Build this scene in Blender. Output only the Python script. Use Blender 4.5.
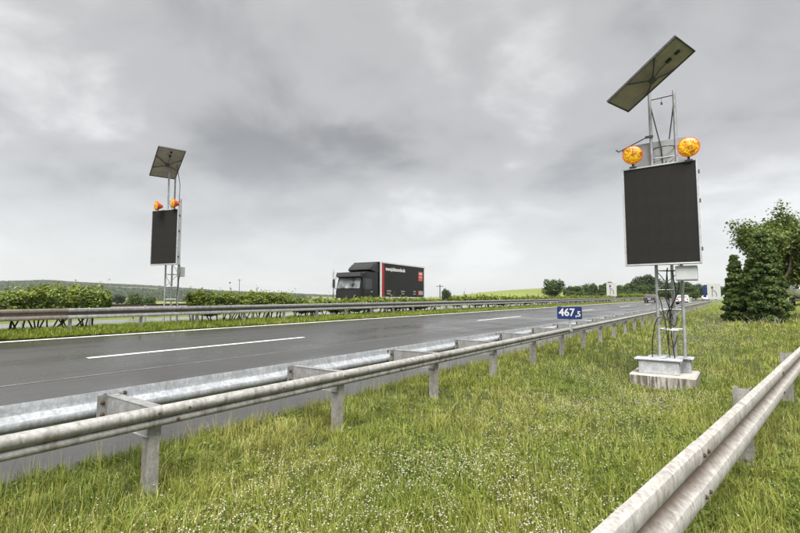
import bpy, math, random
import numpy as np
from mathutils import Vector, Matrix
random.seed(7); rng = np.random.default_rng(7)
for o in list(bpy.data.objects): bpy.data.objects.remove(o)
S = bpy.context.scene; COL = S.collection
R_ = math.radians

# ------------------------------------------------------------------ camera
CAM_Z = 1.47; FPX = 460.0; YAW = R_(36.3); PITCH = math.atan(33.5/460)
cam = bpy.data.cameras.new('camera'); cam.sensor_width = 36.0; cam.lens = 36*FPX/800
cam.clip_start = .05; cam.clip_end = 30000
camo = bpy.data.objects.new('camera', cam); COL.objects.link(camo)
camo.location = (0, 0, CAM_Z); camo.rotation_euler = (math.pi/2+PITCH, 0, YAW)
S.camera = camo

# ------------------------------------------------------------------ sky, sun, exposure
SUN_EL, SUN_AZ = R_(60), R_(148)          # diffuse light through the cloud cover
EXPOSURE = 2.7
w = bpy.data.worlds.new('World'); S.world = w; w.use_nodes = True
nt = w.node_tree; nt.nodes.clear(); N = nt.nodes.new; L = nt.links.new
def sky_nodes():
    out = N('ShaderNodeOutputWorld'); bg = N('ShaderNodeBackground'); L(bg.outputs[0], out.inputs[0])
    sky = N('ShaderNodeTexSky'); sky.sky_type = 'NISHITA'; sky.sun_disc = False
    sky.sun_elevation = SUN_EL; sky.sun_rotation = SUN_AZ
    sc = N('ShaderNodeVectorMath'); sc.operation = 'SCALE'; sc.inputs['Scale'].default_value = .06; L(sky.outputs[0], sc.inputs[0])
    tc = N('ShaderNodeTexCoord'); sep = N('ShaderNodeSeparateXYZ'); L(tc.outputs['Generated'], sep.inputs[0])
    mz = N('ShaderNodeMath'); mz.operation = 'MAXIMUM'; mz.inputs[1].default_value = 0.0; L(sep.outputs[2], mz.inputs[0])
    az = N('ShaderNodeMath'); az.operation = 'ADD'; az.inputs[1].default_value = .30; L(mz.outputs[0], az.inputs[0])
    cb = N('ShaderNodeCombineXYZ')
    for i in (0, 1):
        d = N('ShaderNodeMath'); d.operation = 'DIVIDE'; L(sep.outputs[i], d.inputs[0]); L(az.outputs[0], d.inputs[1]); L(d.outputs[0], cb.inputs[i])
    def noise(scale, detail, rough, off, dist=0.0):
        mp = N('ShaderNodeMapping'); mp.inputs['Location'].default_value = off; L(cb.outputs[0], mp.inputs[0])
        n = N('ShaderNodeTexNoise'); n.inputs['Scale'].default_value = scale; n.inputs['Detail'].default_value = detail
        n.inputs['Roughness'].default_value = rough; n.inputs['Distortion'].default_value = dist; L(mp.outputs[0], n.inputs['Vector']); return n
    n1 = noise(.80, 4, .5, (SKY_OFF[0], SKY_OFF[1], 0), .35); n2 = noise(2.6, 7, .58, (9.1, 2.0, 0), .3)
    m = N('ShaderNodeMix'); m.data_type = 'FLOAT'; m.inputs[0].default_value = .32; L(n1.outputs[0], m.inputs[2]); L(n2.outputs[0], m.inputs[3])
    ramp = N('ShaderNodeValToRGB'); L(m.outputs[0], ramp.inputs[0]); r = ramp.color_ramp; r.interpolation = 'EASE'
    r.elements[0].position = .37; r.elements[0].color = (.33, .327, .324, 1)
    r.elements[1].position = .63; r.elements[1].color = (.93, .928, .92, 1)
    e = r.elements.new(.50); e.color = (.545, .541, .536, 1)
    # towards the horizon cloud decks stack up into an even pale band
    hz = N('ShaderNodeMapRange'); hz.inputs[1].default_value = 0.0; hz.inputs[2].default_value = .34; hz.inputs[3].default_value = .85; hz.inputs[4].default_value = 0.0
    hz.interpolation_type = 'SMOOTHSTEP'; L(mz.outputs[0], hz.inputs[0])
    mh = N('ShaderNodeMix'); mh.data_type = 'RGBA'; L(hz.outputs[0], mh.inputs[0]); L(ramp.outputs[0], mh.inputs[6]); mh.inputs[7].default_value = (.90, .905, .90, 1)
    k = N('ShaderNodeVectorMath'); k.operation = 'SCALE'; k.inputs['Scale'].default_value = 2**-EXPOSURE; L(mh.outputs[2], k.inputs[0])
    mx = N('ShaderNodeMix'); mx.data_type = 'RGBA'; mx.inputs[0].default_value = .96; L(sc.outputs[0], mx.inputs[6]); L(k.outputs[0], mx.inputs[7])
    L(mx.outputs[2], bg.inputs[0]); bg.inputs[1].default_value = 1.0
SKY_OFF = (7.7, 13.3)
sky_nodes()
sun = bpy.data.lights.new('sun', 'SUN'); sun.energy = 1.5; sun.angle = R_(42); sun.color = (1, .975, .94)
suno = bpy.data.objects.new('sun', sun); COL.objects.link(suno)
sd = Vector((math.sin(SUN_AZ)*math.cos(SUN_EL), math.cos(SUN_AZ)*math.cos(SUN_EL), math.sin(SUN_EL)))
suno.rotation_euler = sd.to_track_quat('Z', 'Y').to_euler(); suno.location = (0, 0, 60)
vs = S.view_settings; vs.view_transform = 'Standard'; vs.look = 'None'; vs.exposure = EXPOSURE; vs.gamma = 1; vs.use_curve_mapping = False
S.render.engine = 'CYCLES'
S.cycles.max_bounces = 5; S.cycles.diffuse_bounces = 3; S.cycles.transmission_bounces = 3; S.cycles.transparent_max_bounces = 6

# ------------------------------------------------------------------ helpers
cy_, sy_, cp_, sp_ = math.cos(YAW), math.sin(YAW), math.cos(PITCH), math.sin(PITCH)
CR = np.array([cy_, sy_, 0]); CF = np.array([-sy_*cp_, cy_*cp_, sp_]); CU = np.cross(CR, CF); CC = np.array([0, 0, CAM_Z])
def ray(px, py): return CR*(px-400)/FPX + CU*(266.5-py)/FPX + CF
def atd(px, py, D): return CC + ray(px, py)*D          # a photo pixel at a known distance
def sstep(a, b, x):
    t = np.clip((np.asarray(x, float)-a)/(b-a), 0, 1); return t*t*(3-2*t)
def vnoise(x, y, seed=0):
    x = np.asarray(x, float); y = np.asarray(y, float); xi = np.floor(x).astype(np.int64); yi = np.floor(y).astype(np.int64)
    fx = x-xi; fy = y-yi; fx = fx*fx*(3-2*fx); fy = fy*fy*(3-2*fy)
    def h(a, b):
        v = (a*374761393 + b*668265263 + seed*974634721) & 0xffffffff; v = ((v ^ (v >> 13))*1274126177) & 0xffffffff
        return ((v ^ (v >> 16)) & 0xffff)/65535.0
    return (h(xi, yi)*(1-fx)+h(xi+1, yi)*fx)*(1-fy) + (h(xi, yi+1)*(1-fx)+h(xi+1, yi+1)*fx)*fy
def fbm(x, y, seed=0, o=4): return sum(vnoise(x*2**i, y*2**i, seed+i)*.5**(i+1) for i in range(o))/(1-.5**o)

# ------------------------------------------------------------------ terrain
ROAD_R, ROAD_L = -4.70, -15.62; FAR_R, FAR_L = -20.4, -31.6
def grade(y):
    y = np.asarray(y, float)
    return .008*(np.where(y > 120, 120+60*(1-np.exp(-(np.maximum(y, 120)-120)/60)), np.maximum(y, -40)))
def road_z(x, y): return .034*(ROAD_R-np.asarray(x, float)) + grade(y)
def far_z(x, y): return .41 - .025*(FAR_R-np.asarray(x, float)) + grade(y)
RIDGE_X = [-500, -100, 0, 45, 100, 160, 220, 330, 430, 520, 900]; RIDGE_E = [12, 14, 15.5, 17.3, 14.5, 11.5, 7.0, 3.0, 2, 8, 8]
FIELD_X = [-500, 330, 400, 450, 480, 510, 545, 700, 1200]; FIELD_E = [-9, -7, -3, 3.5, 7.5, 10, 12.0, 9, 6]
def far_terrain(x, y):
    r = np.hypot(x, y)+1e-6; a = np.arctan2(x, y)+YAW      # angle from the camera axis
    a = np.clip(np.where(a > math.pi, a-2*math.pi, a), -1.1, 1.1); px = 400+FPX*np.tan(a); D = r*np.cos(a)
    e1 = np.interp(px, FIELD_X, FIELD_E); e2 = np.interp(px, RIDGE_X, RIDGE_E)
    t1 = sstep(math.log(60), math.log(330), np.log(r)); t2 = sstep(math.log(500), math.log(2100), np.log(r))
    E = (-11*(1-t1)+e1*t1)*(1-t2) + e2*t2
    E = E*(1-.75*sstep(2300, 3400, r))
    z = CAM_Z + D*E/FPX
    return z + sstep(300, 900, r)*10*(fbm(x/380, y/380, 3)-.5)
def gz(x, y):
    x = np.asarray(x, float); y = np.asarray(y, float)
    g = grade(y)
    near = g + .05*(fbm(x*.5, y*.5, 11, 3)-.5) - .30*np.exp(-((x+1.25)/1.15)**2)*sstep(5.5, 9.0, y)*(1-.6*sstep(14, 26, y))
    near = near + .35*sstep(2, 9, x)*sstep(14, 40, y)
    near = np.where(x < -4.2, near*(1-sstep(-4.2, -4.6, x))+(g+.006)*sstep(-4.2, -4.6, x), near)
    z = near
    z = np.where(x < ROAD_R+.02, road_z(x, y)-.14*np.minimum(1, (ROAD_R+.02-x)/.1+.0), z)
    z = np.where(x < ROAD_L-.02, g+.375+.05*(fbm(x*.7, y*.7, 5, 3)-.5)+.04, z)
    z = np.where(x < FAR_R+.1, far_z(x, y)-.14, z)
    out = far_z(FAR_L, y)-.04 - .10*(FAR_L-x)
    out = np.maximum(out, g-3.0)
    wl = sstep(-36, -95, x); ft = far_terrain(x, y)
    z = np.where(x < FAR_L-.1, out*(1-wl)+ft*wl, z)
    wr = sstep(25, 120, x); z = np.where(x > 25, z*(1-wr)+ft*wr, z)
    return z
def gz1(x, y): return float(gz(np.array([x]), np.array([y]))[0])

# ------------------------------------------------------------------ materials
def newmat(name):
    m = bpy.data.materials.new(name); m.use_nodes = True; t = m.node_tree
    b = t.nodes['Principled BSDF']; return m, t, b
def lin(c): return tuple(c)+(1,)
def nnoise(t, scale, detail=5, rough=.6, coord=None, vec=None, dist=0):
    n = t.nodes.new('ShaderNodeTexNoise'); n.inputs['Scale'].default_value = scale; n.inputs['Detail'].default_value = detail
    n.inputs['Roughness'].default_value = rough; n.inputs['Distortion'].default_value = dist
    if vec is not None: t.links.new(vec, n.inputs['Vector'])
    return n
def pos(t, scale=(1, 1, 1)):
    g = t.nodes.new('ShaderNodeNewGeometry'); mp = t.nodes.new('ShaderNodeMapping'); mp.inputs['Scale'].default_value = scale
    t.links.new(g.outputs['Position'], mp.inputs[0]); return mp.outputs[0]
def ramp(t, fac, stops):
    r = t.nodes.new('ShaderNodeValToRGB'); t.links.new(fac, r.inputs[0]); cr = r.color_ramp
    cr.elements[0].position = stops[0][0]; cr.elements[0].color = lin(stops[0][1])
    cr.elements[1].position = stops[-1][0]; cr.elements[1].color = lin(stops[-1][1])
    for p, c in stops[1:-1]: e = cr.elements.new(p); e.color = lin(c)
    return r.outputs[0]
def mixc(t, fac, a, b, mode='MIX'):
    m = t.nodes.new('ShaderNodeMix'); m.data_type = 'RGBA'; m.blend_type = mode
    for s, v in ((0, fac), (6, a), (7, b)):
        if isinstance(v, (int, float)): m.inputs[s].default_value = v
        elif isinstance(v, tuple): m.inputs[s].default_value = v if len(v) == 4 else lin(v)
        else: t.links.new(v, m.inputs[s])
    return m.outputs[2]
def bump(t, b, h, strength=.3, dist=.01):
    n = t.nodes.new('ShaderNodeBump'); n.inputs['Strength'].default_value = strength; n.inputs['Distance'].default_value = dist
    t.links.new(h, n.inputs['Height']); t.links.new(n.outputs[0], b.inputs['Normal'])
def plain(name, c, rough=.5, metal=0, var=.12, scale=8, bmp=0, coat=0):
    m, t, b = newmat(name); p = pos(t); n = nnoise(t, scale, 6, .65, vec=p)
    lo = tuple(max(0, v*(1-var*2)) for v in c); hi = tuple(min(1, v*(1+var)) for v in c)
    t.links.new(ramp(t, n.outputs[0], [(.3, lo), (.65, hi)]), b.inputs['Base Color'])
    b.inputs['Roughness'].default_value = rough; b.inputs['Metallic'].default_value = metal; b.inputs['Coat Weight'].default_value = coat
    if bmp: bump(t, b, n.outputs[0], bmp, .01)
    return m
def galv(name, c=(.38, .39, .40), rough=.48, metal=.35, dirt=(.16, .125, .09), dirtamt=.5, streak=(14, 14, 2.2), groove=0.0):
    """weathered zinc: spangle, vertical rain streaks, brown dirt"""
    m, t, b = newmat(name); p = pos(t)
    v = t.nodes.new('ShaderNodeTexVoronoi'); v.inputs['Scale'].default_value = 55; t.links.new(p, v.inputs['Vector'])
    n1 = nnoise(t, 9, 6, .7, vec=p); n2 = nnoise(t, 1, 5, .65, vec=pos(t, streak)); n3 = nnoise(t, 2.3, 6, .7, vec=p)
    base = ramp(t, n1.outputs[0], [(.28, tuple(x*.72 for x in c)), (.52, c), (.75, tuple(min(1, x*1.22) for x in c))])
    vs_ = t.nodes.new('ShaderNodeSeparateColor'); t.links.new(v.outputs['Color'], vs_.inputs[0]); base = mixc(t, .35, base, ramp(t, vs_.outputs[0], [(0, (.2,)*3), (1, (.8,)*3)]), 'SOFT_LIGHT')
    s = ramp(t, n2.outputs[0], [(.46, (0, 0, 0)), (.72, (dirtamt,)*3)])
    base = mixc(t, s, base, dirt)
    s3 = ramp(t, n3.outputs[0], [(.55, (0, 0, 0)), (.78, (dirtamt*.8,)*3)])
    base = mixc(t, s3, base, tuple(x*.8 for x in dirt))
    if groove:      # brown grime between the ribs; on the median rail, shade painted into the groove
        tc = t.nodes.new('ShaderNodeTexCoord'); sx = t.nodes.new('ShaderNodeSeparateXYZ'); t.links.new(tc.outputs['Object'], sx.inputs[0])
        ab = t.nodes.new('ShaderNodeMath'); ab.operation = 'ABSOLUTE'; t.links.new(sx.outputs[2], ab.inputs[0])
        jn = nnoise(t, 1, 5, .7, vec=pos(t, (9, 9, 1.5))); mr = t.nodes.new('ShaderNodeMath'); mr.operation = 'MULTIPLY_ADD'; t.links.new(jn.outputs[0], mr.inputs[0]); mr.inputs[1].default_value = .05; t.links.new(ab.outputs[0], mr.inputs[2])
        base = mixc(t, ramp(t, mr.outputs[0], [(.055, (groove,)*3), (.085, (0, 0, 0))]), base, mixc(t, jn.outputs[0], tuple(x*.6 for x in dirt), tuple(x*1.5 for x in dirt)))
    t.links.new(base, b.inputs['Base Color']); b.inputs['Metallic'].default_value = metal
    t.links.new(ramp(t, n1.outputs[0], [(.3, (rough-.1,)*3), (.7, (rough+.15,)*3)]), b.inputs['Roughness'])
    bump(t, b, n1.outputs[0], .12, .004); return m
def leafmat(name, stops, transl=.35, rough=.5, patch=.35, pscale=.6):
    m, t, b = newmat(name); a = t.nodes.new('ShaderNodeAttribute'); a.attribute_name = 'rnd'
    n = nnoise(t, pscale, 4, .6, vec=pos(t))
    mm = t.nodes.new('ShaderNodeMix'); mm.data_type = 'FLOAT'; mm.inputs[0].default_value = patch
    t.links.new(a.outputs['Fac'], mm.inputs[2]); t.links.new(ramp(t, n.outputs[0], [(.3, (0, 0, 0)), (.7, (1, 1, 1))]), mm.inputs[3])
    c = ramp(t, mm.outputs[0], stops); t.links.new(c, b.inputs['Base Color']); b.inputs['Roughness'].default_value = rough
    b.inputs['Specular IOR Level'].default_value = .35
    tr = t.nodes.new('ShaderNodeBsdfTranslucent'); t.links.new(c, tr.inputs[0]); ms = t.nodes.new('ShaderNodeMixShader'); ms.inputs[0].default_value = transl
    t.links.new(b.outputs[0], ms.inputs[1]); t.links.new(tr.outputs[0], ms.inputs[2]); t.links.new(ms.outputs[0], t.nodes['Material Output'].inputs[0]); return m
def asphalt(name, base=(.072, .071, .070), r0=.14, r1=.52):
    m, t, b = newmat(name); p = pos(t)
    fine = nnoise(t, 75, 6, .8, vec=p); big = nnoise(t, .35, 4, .6, vec=p); lane = nnoise(t, 1, 4, .6, vec=pos(t, (1.1, .018, 1)))
    strk = nnoise(t, 1, 5, .65, vec=pos(t, (4.0, .05, 1)))
    c = ramp(t, fine.outputs[0], [(.30, tuple(x*.30 for x in base)), (.5, tuple(x*.9 for x in base)), (.75, tuple(x*2.2 for x in base))])
    c = mixc(t, ramp(t, lane.outputs[0], [(.40, (0, 0, 0)), (.60, (.75,)*3)]), c, tuple(x*1.12 for x in base))
    c = mixc(t, ramp(t, strk.outputs[0], [(.5, (0, 0, 0)), (.75, (.45,)*3)]), c, tuple(x*.6 for x in base))
    c = mixc(t, ramp(t, big.outputs[0], [(.4, (0, 0, 0)), (.7, (.3,)*3)]), c, tuple(x*.8 for x in base))
    t.links.new(c, b.inputs['Base Color'])
    mx = t.nodes.new('ShaderNodeMix'); mx.data_type = 'FLOAT'; mx.inputs[0].default_value = .5; t.links.new(lane.outputs[0], mx.inputs[2]); t.links.new(big.outputs[0], mx.inputs[3])
    t.links.new(ramp(t, mx.outputs[0], [(.38, (r0,)*3), (.65, (r1,)*3)]), b.inputs['Roughness']); b.inputs['Specular IOR Level'].default_value = .5
    bump(t, b, fine.outputs[0], .35, .004); return m
M = {}
M['road'] = asphalt('wet_asphalt', (.046, .045, .0438)); M['road_far'] = asphalt('wet_asphalt_other', (.10, .10, .10), .12, .25)
def markmat(name, c, wear):
    m, t, b = newmat(name); n = nnoise(t, 30, 6, .75, vec=pos(t)); n2 = nnoise(t, 3, 4, .6, vec=pos(t))
    mx = t.nodes.new('ShaderNodeMix'); mx.data_type = 'FLOAT'; mx.inputs[0].default_value = .35; t.links.new(n.outputs[0], mx.inputs[2]); t.links.new(n2.outputs[0], mx.inputs[3])
    t.links.new(ramp(t, mx.outputs[0], [(wear, (.09, .088, .085)), (wear+.12, c)]), b.inputs['Base Color']); b.inputs['Roughness'].default_value = .5; return m
M['paint'] = markmat('road_paint', (.62, .62, .60), .37); M['paint_worn'] = markmat('worn_road_paint', (.17, .168, .165), .45)
M['galv'] = galv('galvanised_steel'); M['galv_back'] = galv('bright_zinc_beam_back', (.30, .317, .335), .55, .1, (.15, .13, .11), .5, (26, 26, 3.0))
M['galv_old'] = galv('weathered_rail_steel', (.325, .32, .305), .58, .15, (.11, .085, .06), .75, (20, 20, 2.5))
M['galv_pale'] = galv('pale_chalky_rail', (.35, .34, .32), .65, .05, (.15, .115, .085), .7, (34, 34, 2.2), .95)
M['galv_far'] = galv('median_rail_steel', (.34, .345, .34), .5, .45, (.10, .08, .06), .6, (14, 14, 2.2), .9)  # dark valley between the ribs is shade put into the groove colour
M['galv_brown'] = galv('brown_stained_rail', (.20, .175, .15), .6, .25, (.11, .08, .055), .7)
M['post'] = galv('post_steel', (.36, .35, .33), .55, .4, (.14, .105, .075), .6)
M['spacer'] = galv('spacer_steel', (.27, .272, .27), .5, .3, (.12, .095, .07), .55)
M['rust'] = plain('rusty_bolt', (.075, .045, .03), .75, .3, .3, 60)
M['mast'] = galv('mast_tube_steel', (.36, .37, .38), .42, .5, (.3, .28, .25), .3)
M['alu'] = plain('brushed_aluminium', (.55, .56, .57), .38, .6, .1, 12)
M['darksteel'] = plain('dark_bracket_steel', (.10, .10, .10), .5, .5, .2, 20)
M['led'] = None
M['cable'] = plain('black_rubber_cable', (.018, .018, .018), .55, 0, .2, 30)
M['panelback'] = plain('solar_panel_backsheet', (.37, .335, .305), .55, 0, .12, 5)
M['cells'] = plain('solar_cells', (.012, .018, .05), .15, 0, .2, 6)
M['boxwhite'] = plain('cabinet_grey_paint', (.45, .46, .465), .45, 0, .06, 6)
M['ballast'] = galv('zinc_ballast_box', (.42, .435, .455), .5, .25, (.35, .33, .3), .35)
def concmat():
    m, t, b = newmat('stained_concrete'); p = pos(t); n = nnoise(t, 14, 7, .7, vec=p); s = nnoise(t, 1, 4, .6, vec=pos(t, (19, 19, 1.6))); f = nnoise(t, 2.5, 5, .6, vec=p)
    g = t.nodes.new('ShaderNodeNewGeometry'); sx = t.nodes.new('ShaderNodeSeparateXYZ'); t.links.new(g.outputs['True Normal'], sx.inputs[0])
    side = t.nodes.new('ShaderNodeMath'); side.operation = 'LESS_THAN'; side.inputs[1].default_value = .5; t.links.new(sx.outputs[2], side.inputs[0])
    c = ramp(t, n.outputs[0], [(.3, (.24, .225, .20)), (.7, (.43, .41, .375))])
    k = ramp(t, s.outputs[0], [(.43, (.95,)*3), (.57, (0, 0, 0))])
    kk = t.nodes.new('ShaderNodeMath'); kk.operation = 'MULTIPLY'; t.links.new(k, kk.inputs[0]); t.links.new(side.outputs[0], kk.inputs[1])
    c = mixc(t, kk.outputs[0], c, (.075, .055, .04)); c = mixc(t, ramp(t, f.outputs[0], [(.5, (0, 0, 0)), (.8, (.4,)*3)]), c, (.14, .13, .10))
    t.links.new(c, b.inputs['Base Color']); b.inputs['Roughness'].default_value = .85; bump(t, b, n.outputs[0], .4, .01); return m
M['concrete'] = concmat()
def ledmat():
    m, t, b = newmat('led_matrix_face'); tc = t.nodes.new('ShaderNodeTexCoord'); mp = t.nodes.new('ShaderNodeMapping'); mp.inputs['Scale'].default_value = (48, 48, 48); t.links.new(tc.outputs['Object'], mp.inputs[0])
    v = t.nodes.new('ShaderNodeTexVoronoi'); v.inputs['Randomness'].default_value = 0; v.inputs['Scale'].default_value = 1; t.links.new(mp.outputs[0], v.inputs['Vector'])
    n = nnoise(t, 3.5, 5, .6, vec=tc.outputs['Object'])
    c = ramp(t, v.outputs['Distance'], [(.18, (.030, .027, .024)), (.32, (.0105, .0097, .0088))])
    c = mixc(t, ramp(t, n.outputs[0], [(.45, (0, 0, 0)), (.75, (.35,)*3)]), c, (.022, .0205, .0185))
    t.links.new(c, b.inputs['Base Color']); b.inputs['Roughness'].default_value = .62; b.inputs['Specular IOR Level'].default_value = .25; return m
M['led'] = ledmat()
def ambermat():
    m, t, b = newmat('amber_lens'); tc = t.nodes.new('ShaderNodeTexCoord'); v = nnoise(t, 13, 3, .55, vec=tc.outputs['Object'], dist=1.2)
    t.links.new(ramp(t, v.outputs[0], [(.36, (.20, .065, .001)), (.47, (.56, .25, .003)), (.62, (.78, .46, .008))]), b.inputs['Base Color'])  # light and dark mottling paints reflections into the lens colour
    b.inputs['Roughness'].default_value = .2; bump(t, b, v.outputs[0], .6, .02); return m
M['amber'] = ambermat(); M['orange'] = plain('orange_red_housing', (.60, .085, .01), .4, 0, .1, 10)
M['amber_dark'] = plain('amber_reflector', (.45, .16, .008), .25, .2, .2, 20)
M['blue'] = plain('sign_blue', (.006, .022, .115), .4, 0, .08, 5); M['white'] = plain('sign_white', (.56, .56, .55), .45, 0, .06, 5)
M['signback'] = plain('sign_grey_back', (.33, .34, .34), .5, .3, .1, 6); M['black'] = plain('black_print', (.02, .02, .02), .5)
M['truckblack'] = plain('truck_black_paint', (.0045, .0045, .005), .3, 0, .15, 1.2)
M['truckbox'] = plain('truck_box_charcoal', (.005, .005, .0048), .5, 0, .25, .8)
M['trucktrim'] = plain('truck_white_trim', (.62, .62, .61), .4, .2, .08, 3); M['red'] = plain('truck_red', (.30, .006, .006), .5, 0, .1, 3)
M['logo_red'] = plain('logo_pale_red', (.55, .07, .06), .45); M['logo_orange'] = plain('logo_orange', (.62, .19, .07), .45); M['logo_blue'] = plain('logo_blue', (.16, .30, .55), .45)
M['textgrey'] = plain('truck_small_print', (.34, .34, .33), .5); M['fairing'] = plain('fairing_dark_grey', (.02, .02, .02), .4, 0, .15, 2)
M['tyre'] = plain('tyre_rubber', (.022, .022, .022), .8, 0, .2, 12); M['rim'] = plain('wheel_rim', (.35, .35, .36), .35, .8, .15, 12)
def glass():
    m, t, b = newmat('vehicle_glass'); b.inputs['Base Color'].default_value = (.03, .034, .036, 1); b.inputs['Roughness'].default_value = .22; b.inputs['Specular IOR Level'].default_value = .5; b.inputs['Coat Weight'].default_value = .15; return m
M['glass'] = glass()
M['windscreen'] = plain('windscreen_glass', (.17, .18, .185), .12, 0, .5, 1.4)  # pale uneven grey puts reflection and bright interior into the glass colour
M['board'] = plain('board_white', (.40, .40, .395), .5, 0, .06, 5)
M['lampglass'] = plain('headlamp_glass', (.6, .62, .64), .1, .3, .1, 10); M['tail'] = plain('tail_lamp_red', (.40, .01, .01), .2, 0, .1, 10)
M['carwhite'] = plain('car_white_paint', (.55, .56, .57), .22, 0, .04, 2, 0, .6); M['cardark'] = plain('car_anthracite_paint', (.015, .017, .019), .3, 0, .1, 2, 0, .2); M['carsilver'] = plain('car_silver_paint', (.45, .46, .47), .25, .5, .06, 2, 0, .6)
M['tank'] = plain('tank_aluminium', (.42, .43, .44), .32, .65, .12, 1.5); M['plastic'] = plain('dark_plastic', (.03, .03, .03), .6)
M['bark'] = plain('bark', (.075, .058, .042), .85, 0, .3, 18, .4); M['darkbark'] = plain('hedge_bark', (.04, .032, .025), .85, 0, .3, 22, .3)
M['grass'] = leafmat('grass_blades', [(.08, (.070, .118, .016)), (.40, (.170, .212, .031)), (.66, (.272, .284, .060)), (.9, (.40, .35, .12))], .24, .45, .42, .55)
M['grass_dry'] = leafmat('dry_grass_stalks', [(.2, (.26, .25, .09)), (.8, (.42, .36, .17))], .3, .6)
M['clover'] = leafmat('clover_leaves', [(.15, (.075, .125, .018)), (.8, (.18, .23, .04))], .35)
M['flower'] = leafmat('white_flower_heads', [(.2, (.42, .37, .30)), (.8, (.66, .63, .55))], .3, .7)
M['verge'] = leafmat('median_grass', [(.1, (.11, .16, .018)), (.5, (.20, .25, .03)), (.9, (.33, .32, .07))], .35)
M['hedge'] = leafmat('hedge_leaves', [(.1, (.035, .065, .010)), (.45, (.105, .150, .020)), (.75, (.22, .25, .034)), (.95, (.31, .30, .06))], .32, .42, .30, 2.0)
M['conifer'] = leafmat('conifer_sprays', [(.1, (.026, .050, .010)), (.5, (.066, .104, .018)), (.9, (.15, .175, .034))], .28, .5, .4, 1.3)
M['broadleaf'] = leafmat('broad_leaves', [(.1, (.05, .085, .012)), (.5, (.10, .14, .024)), (.9, (.20, .215, .045))], .35, .42, .35, 1.0)
M['fartree'] = leafmat('far_tree_leaves', [(.1, (.022, .045, .010)), (.5, (.050, .085, .017)), (.9, (.10, .13, .03))], .28, .55, .4, .12)
M['fardark'] = leafmat('far_dark_tree_leaves', [(.1, (.014, .028, .008)), (.5, (.030, .050, .013)), (.9, (.06, .08, .02))], .2, .55, .4, .12)
M['forest'] = leafmat('far_forest', [(.15, (.035, .055, .02)), (.5, (.055, .082, .026)), (.85, (.095, .115, .036))], .1, .7, .55, .006)
def groundmat():
    m, t, b = newmat('ground_turf'); a = t.nodes.new('ShaderNodeAttribute'); a.attribute_name = 'landuse'; p = pos(t)
    n = nnoise(t, 3, 7, .7, vec=p); n2 = nnoise(t, 60, 4, .7, vec=p); n3 = nnoise(t, .02, 6, .6, vec=p)
    f = ramp(t, n.outputs[0], [(.3, (.62,)*3), (.7, (1.2,)*3)]); c = mixc(t, 1.0, a.outputs['Color'], f, 'MULTIPLY')
    c = mixc(t, .6, c, ramp(t, n2.outputs[0], [(.3, (.5,)*3), (.7, (1.25,)*3)]), 'MULTIPLY'); c = mixc(t, .6, c, ramp(t, n3.outputs[0], [(.35, (.75,)*3), (.65, (1.15,)*3)]), 'MULTIPLY')
    t.links.new(c, b.inputs['Base Color']); b.inputs['Roughness'].default_value = .9; b.inputs['Specular IOR Level'].default_value = .2; bump(t, b, n2.outputs[0], .6, .02); return m
M['ground'] = groundmat()

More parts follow.
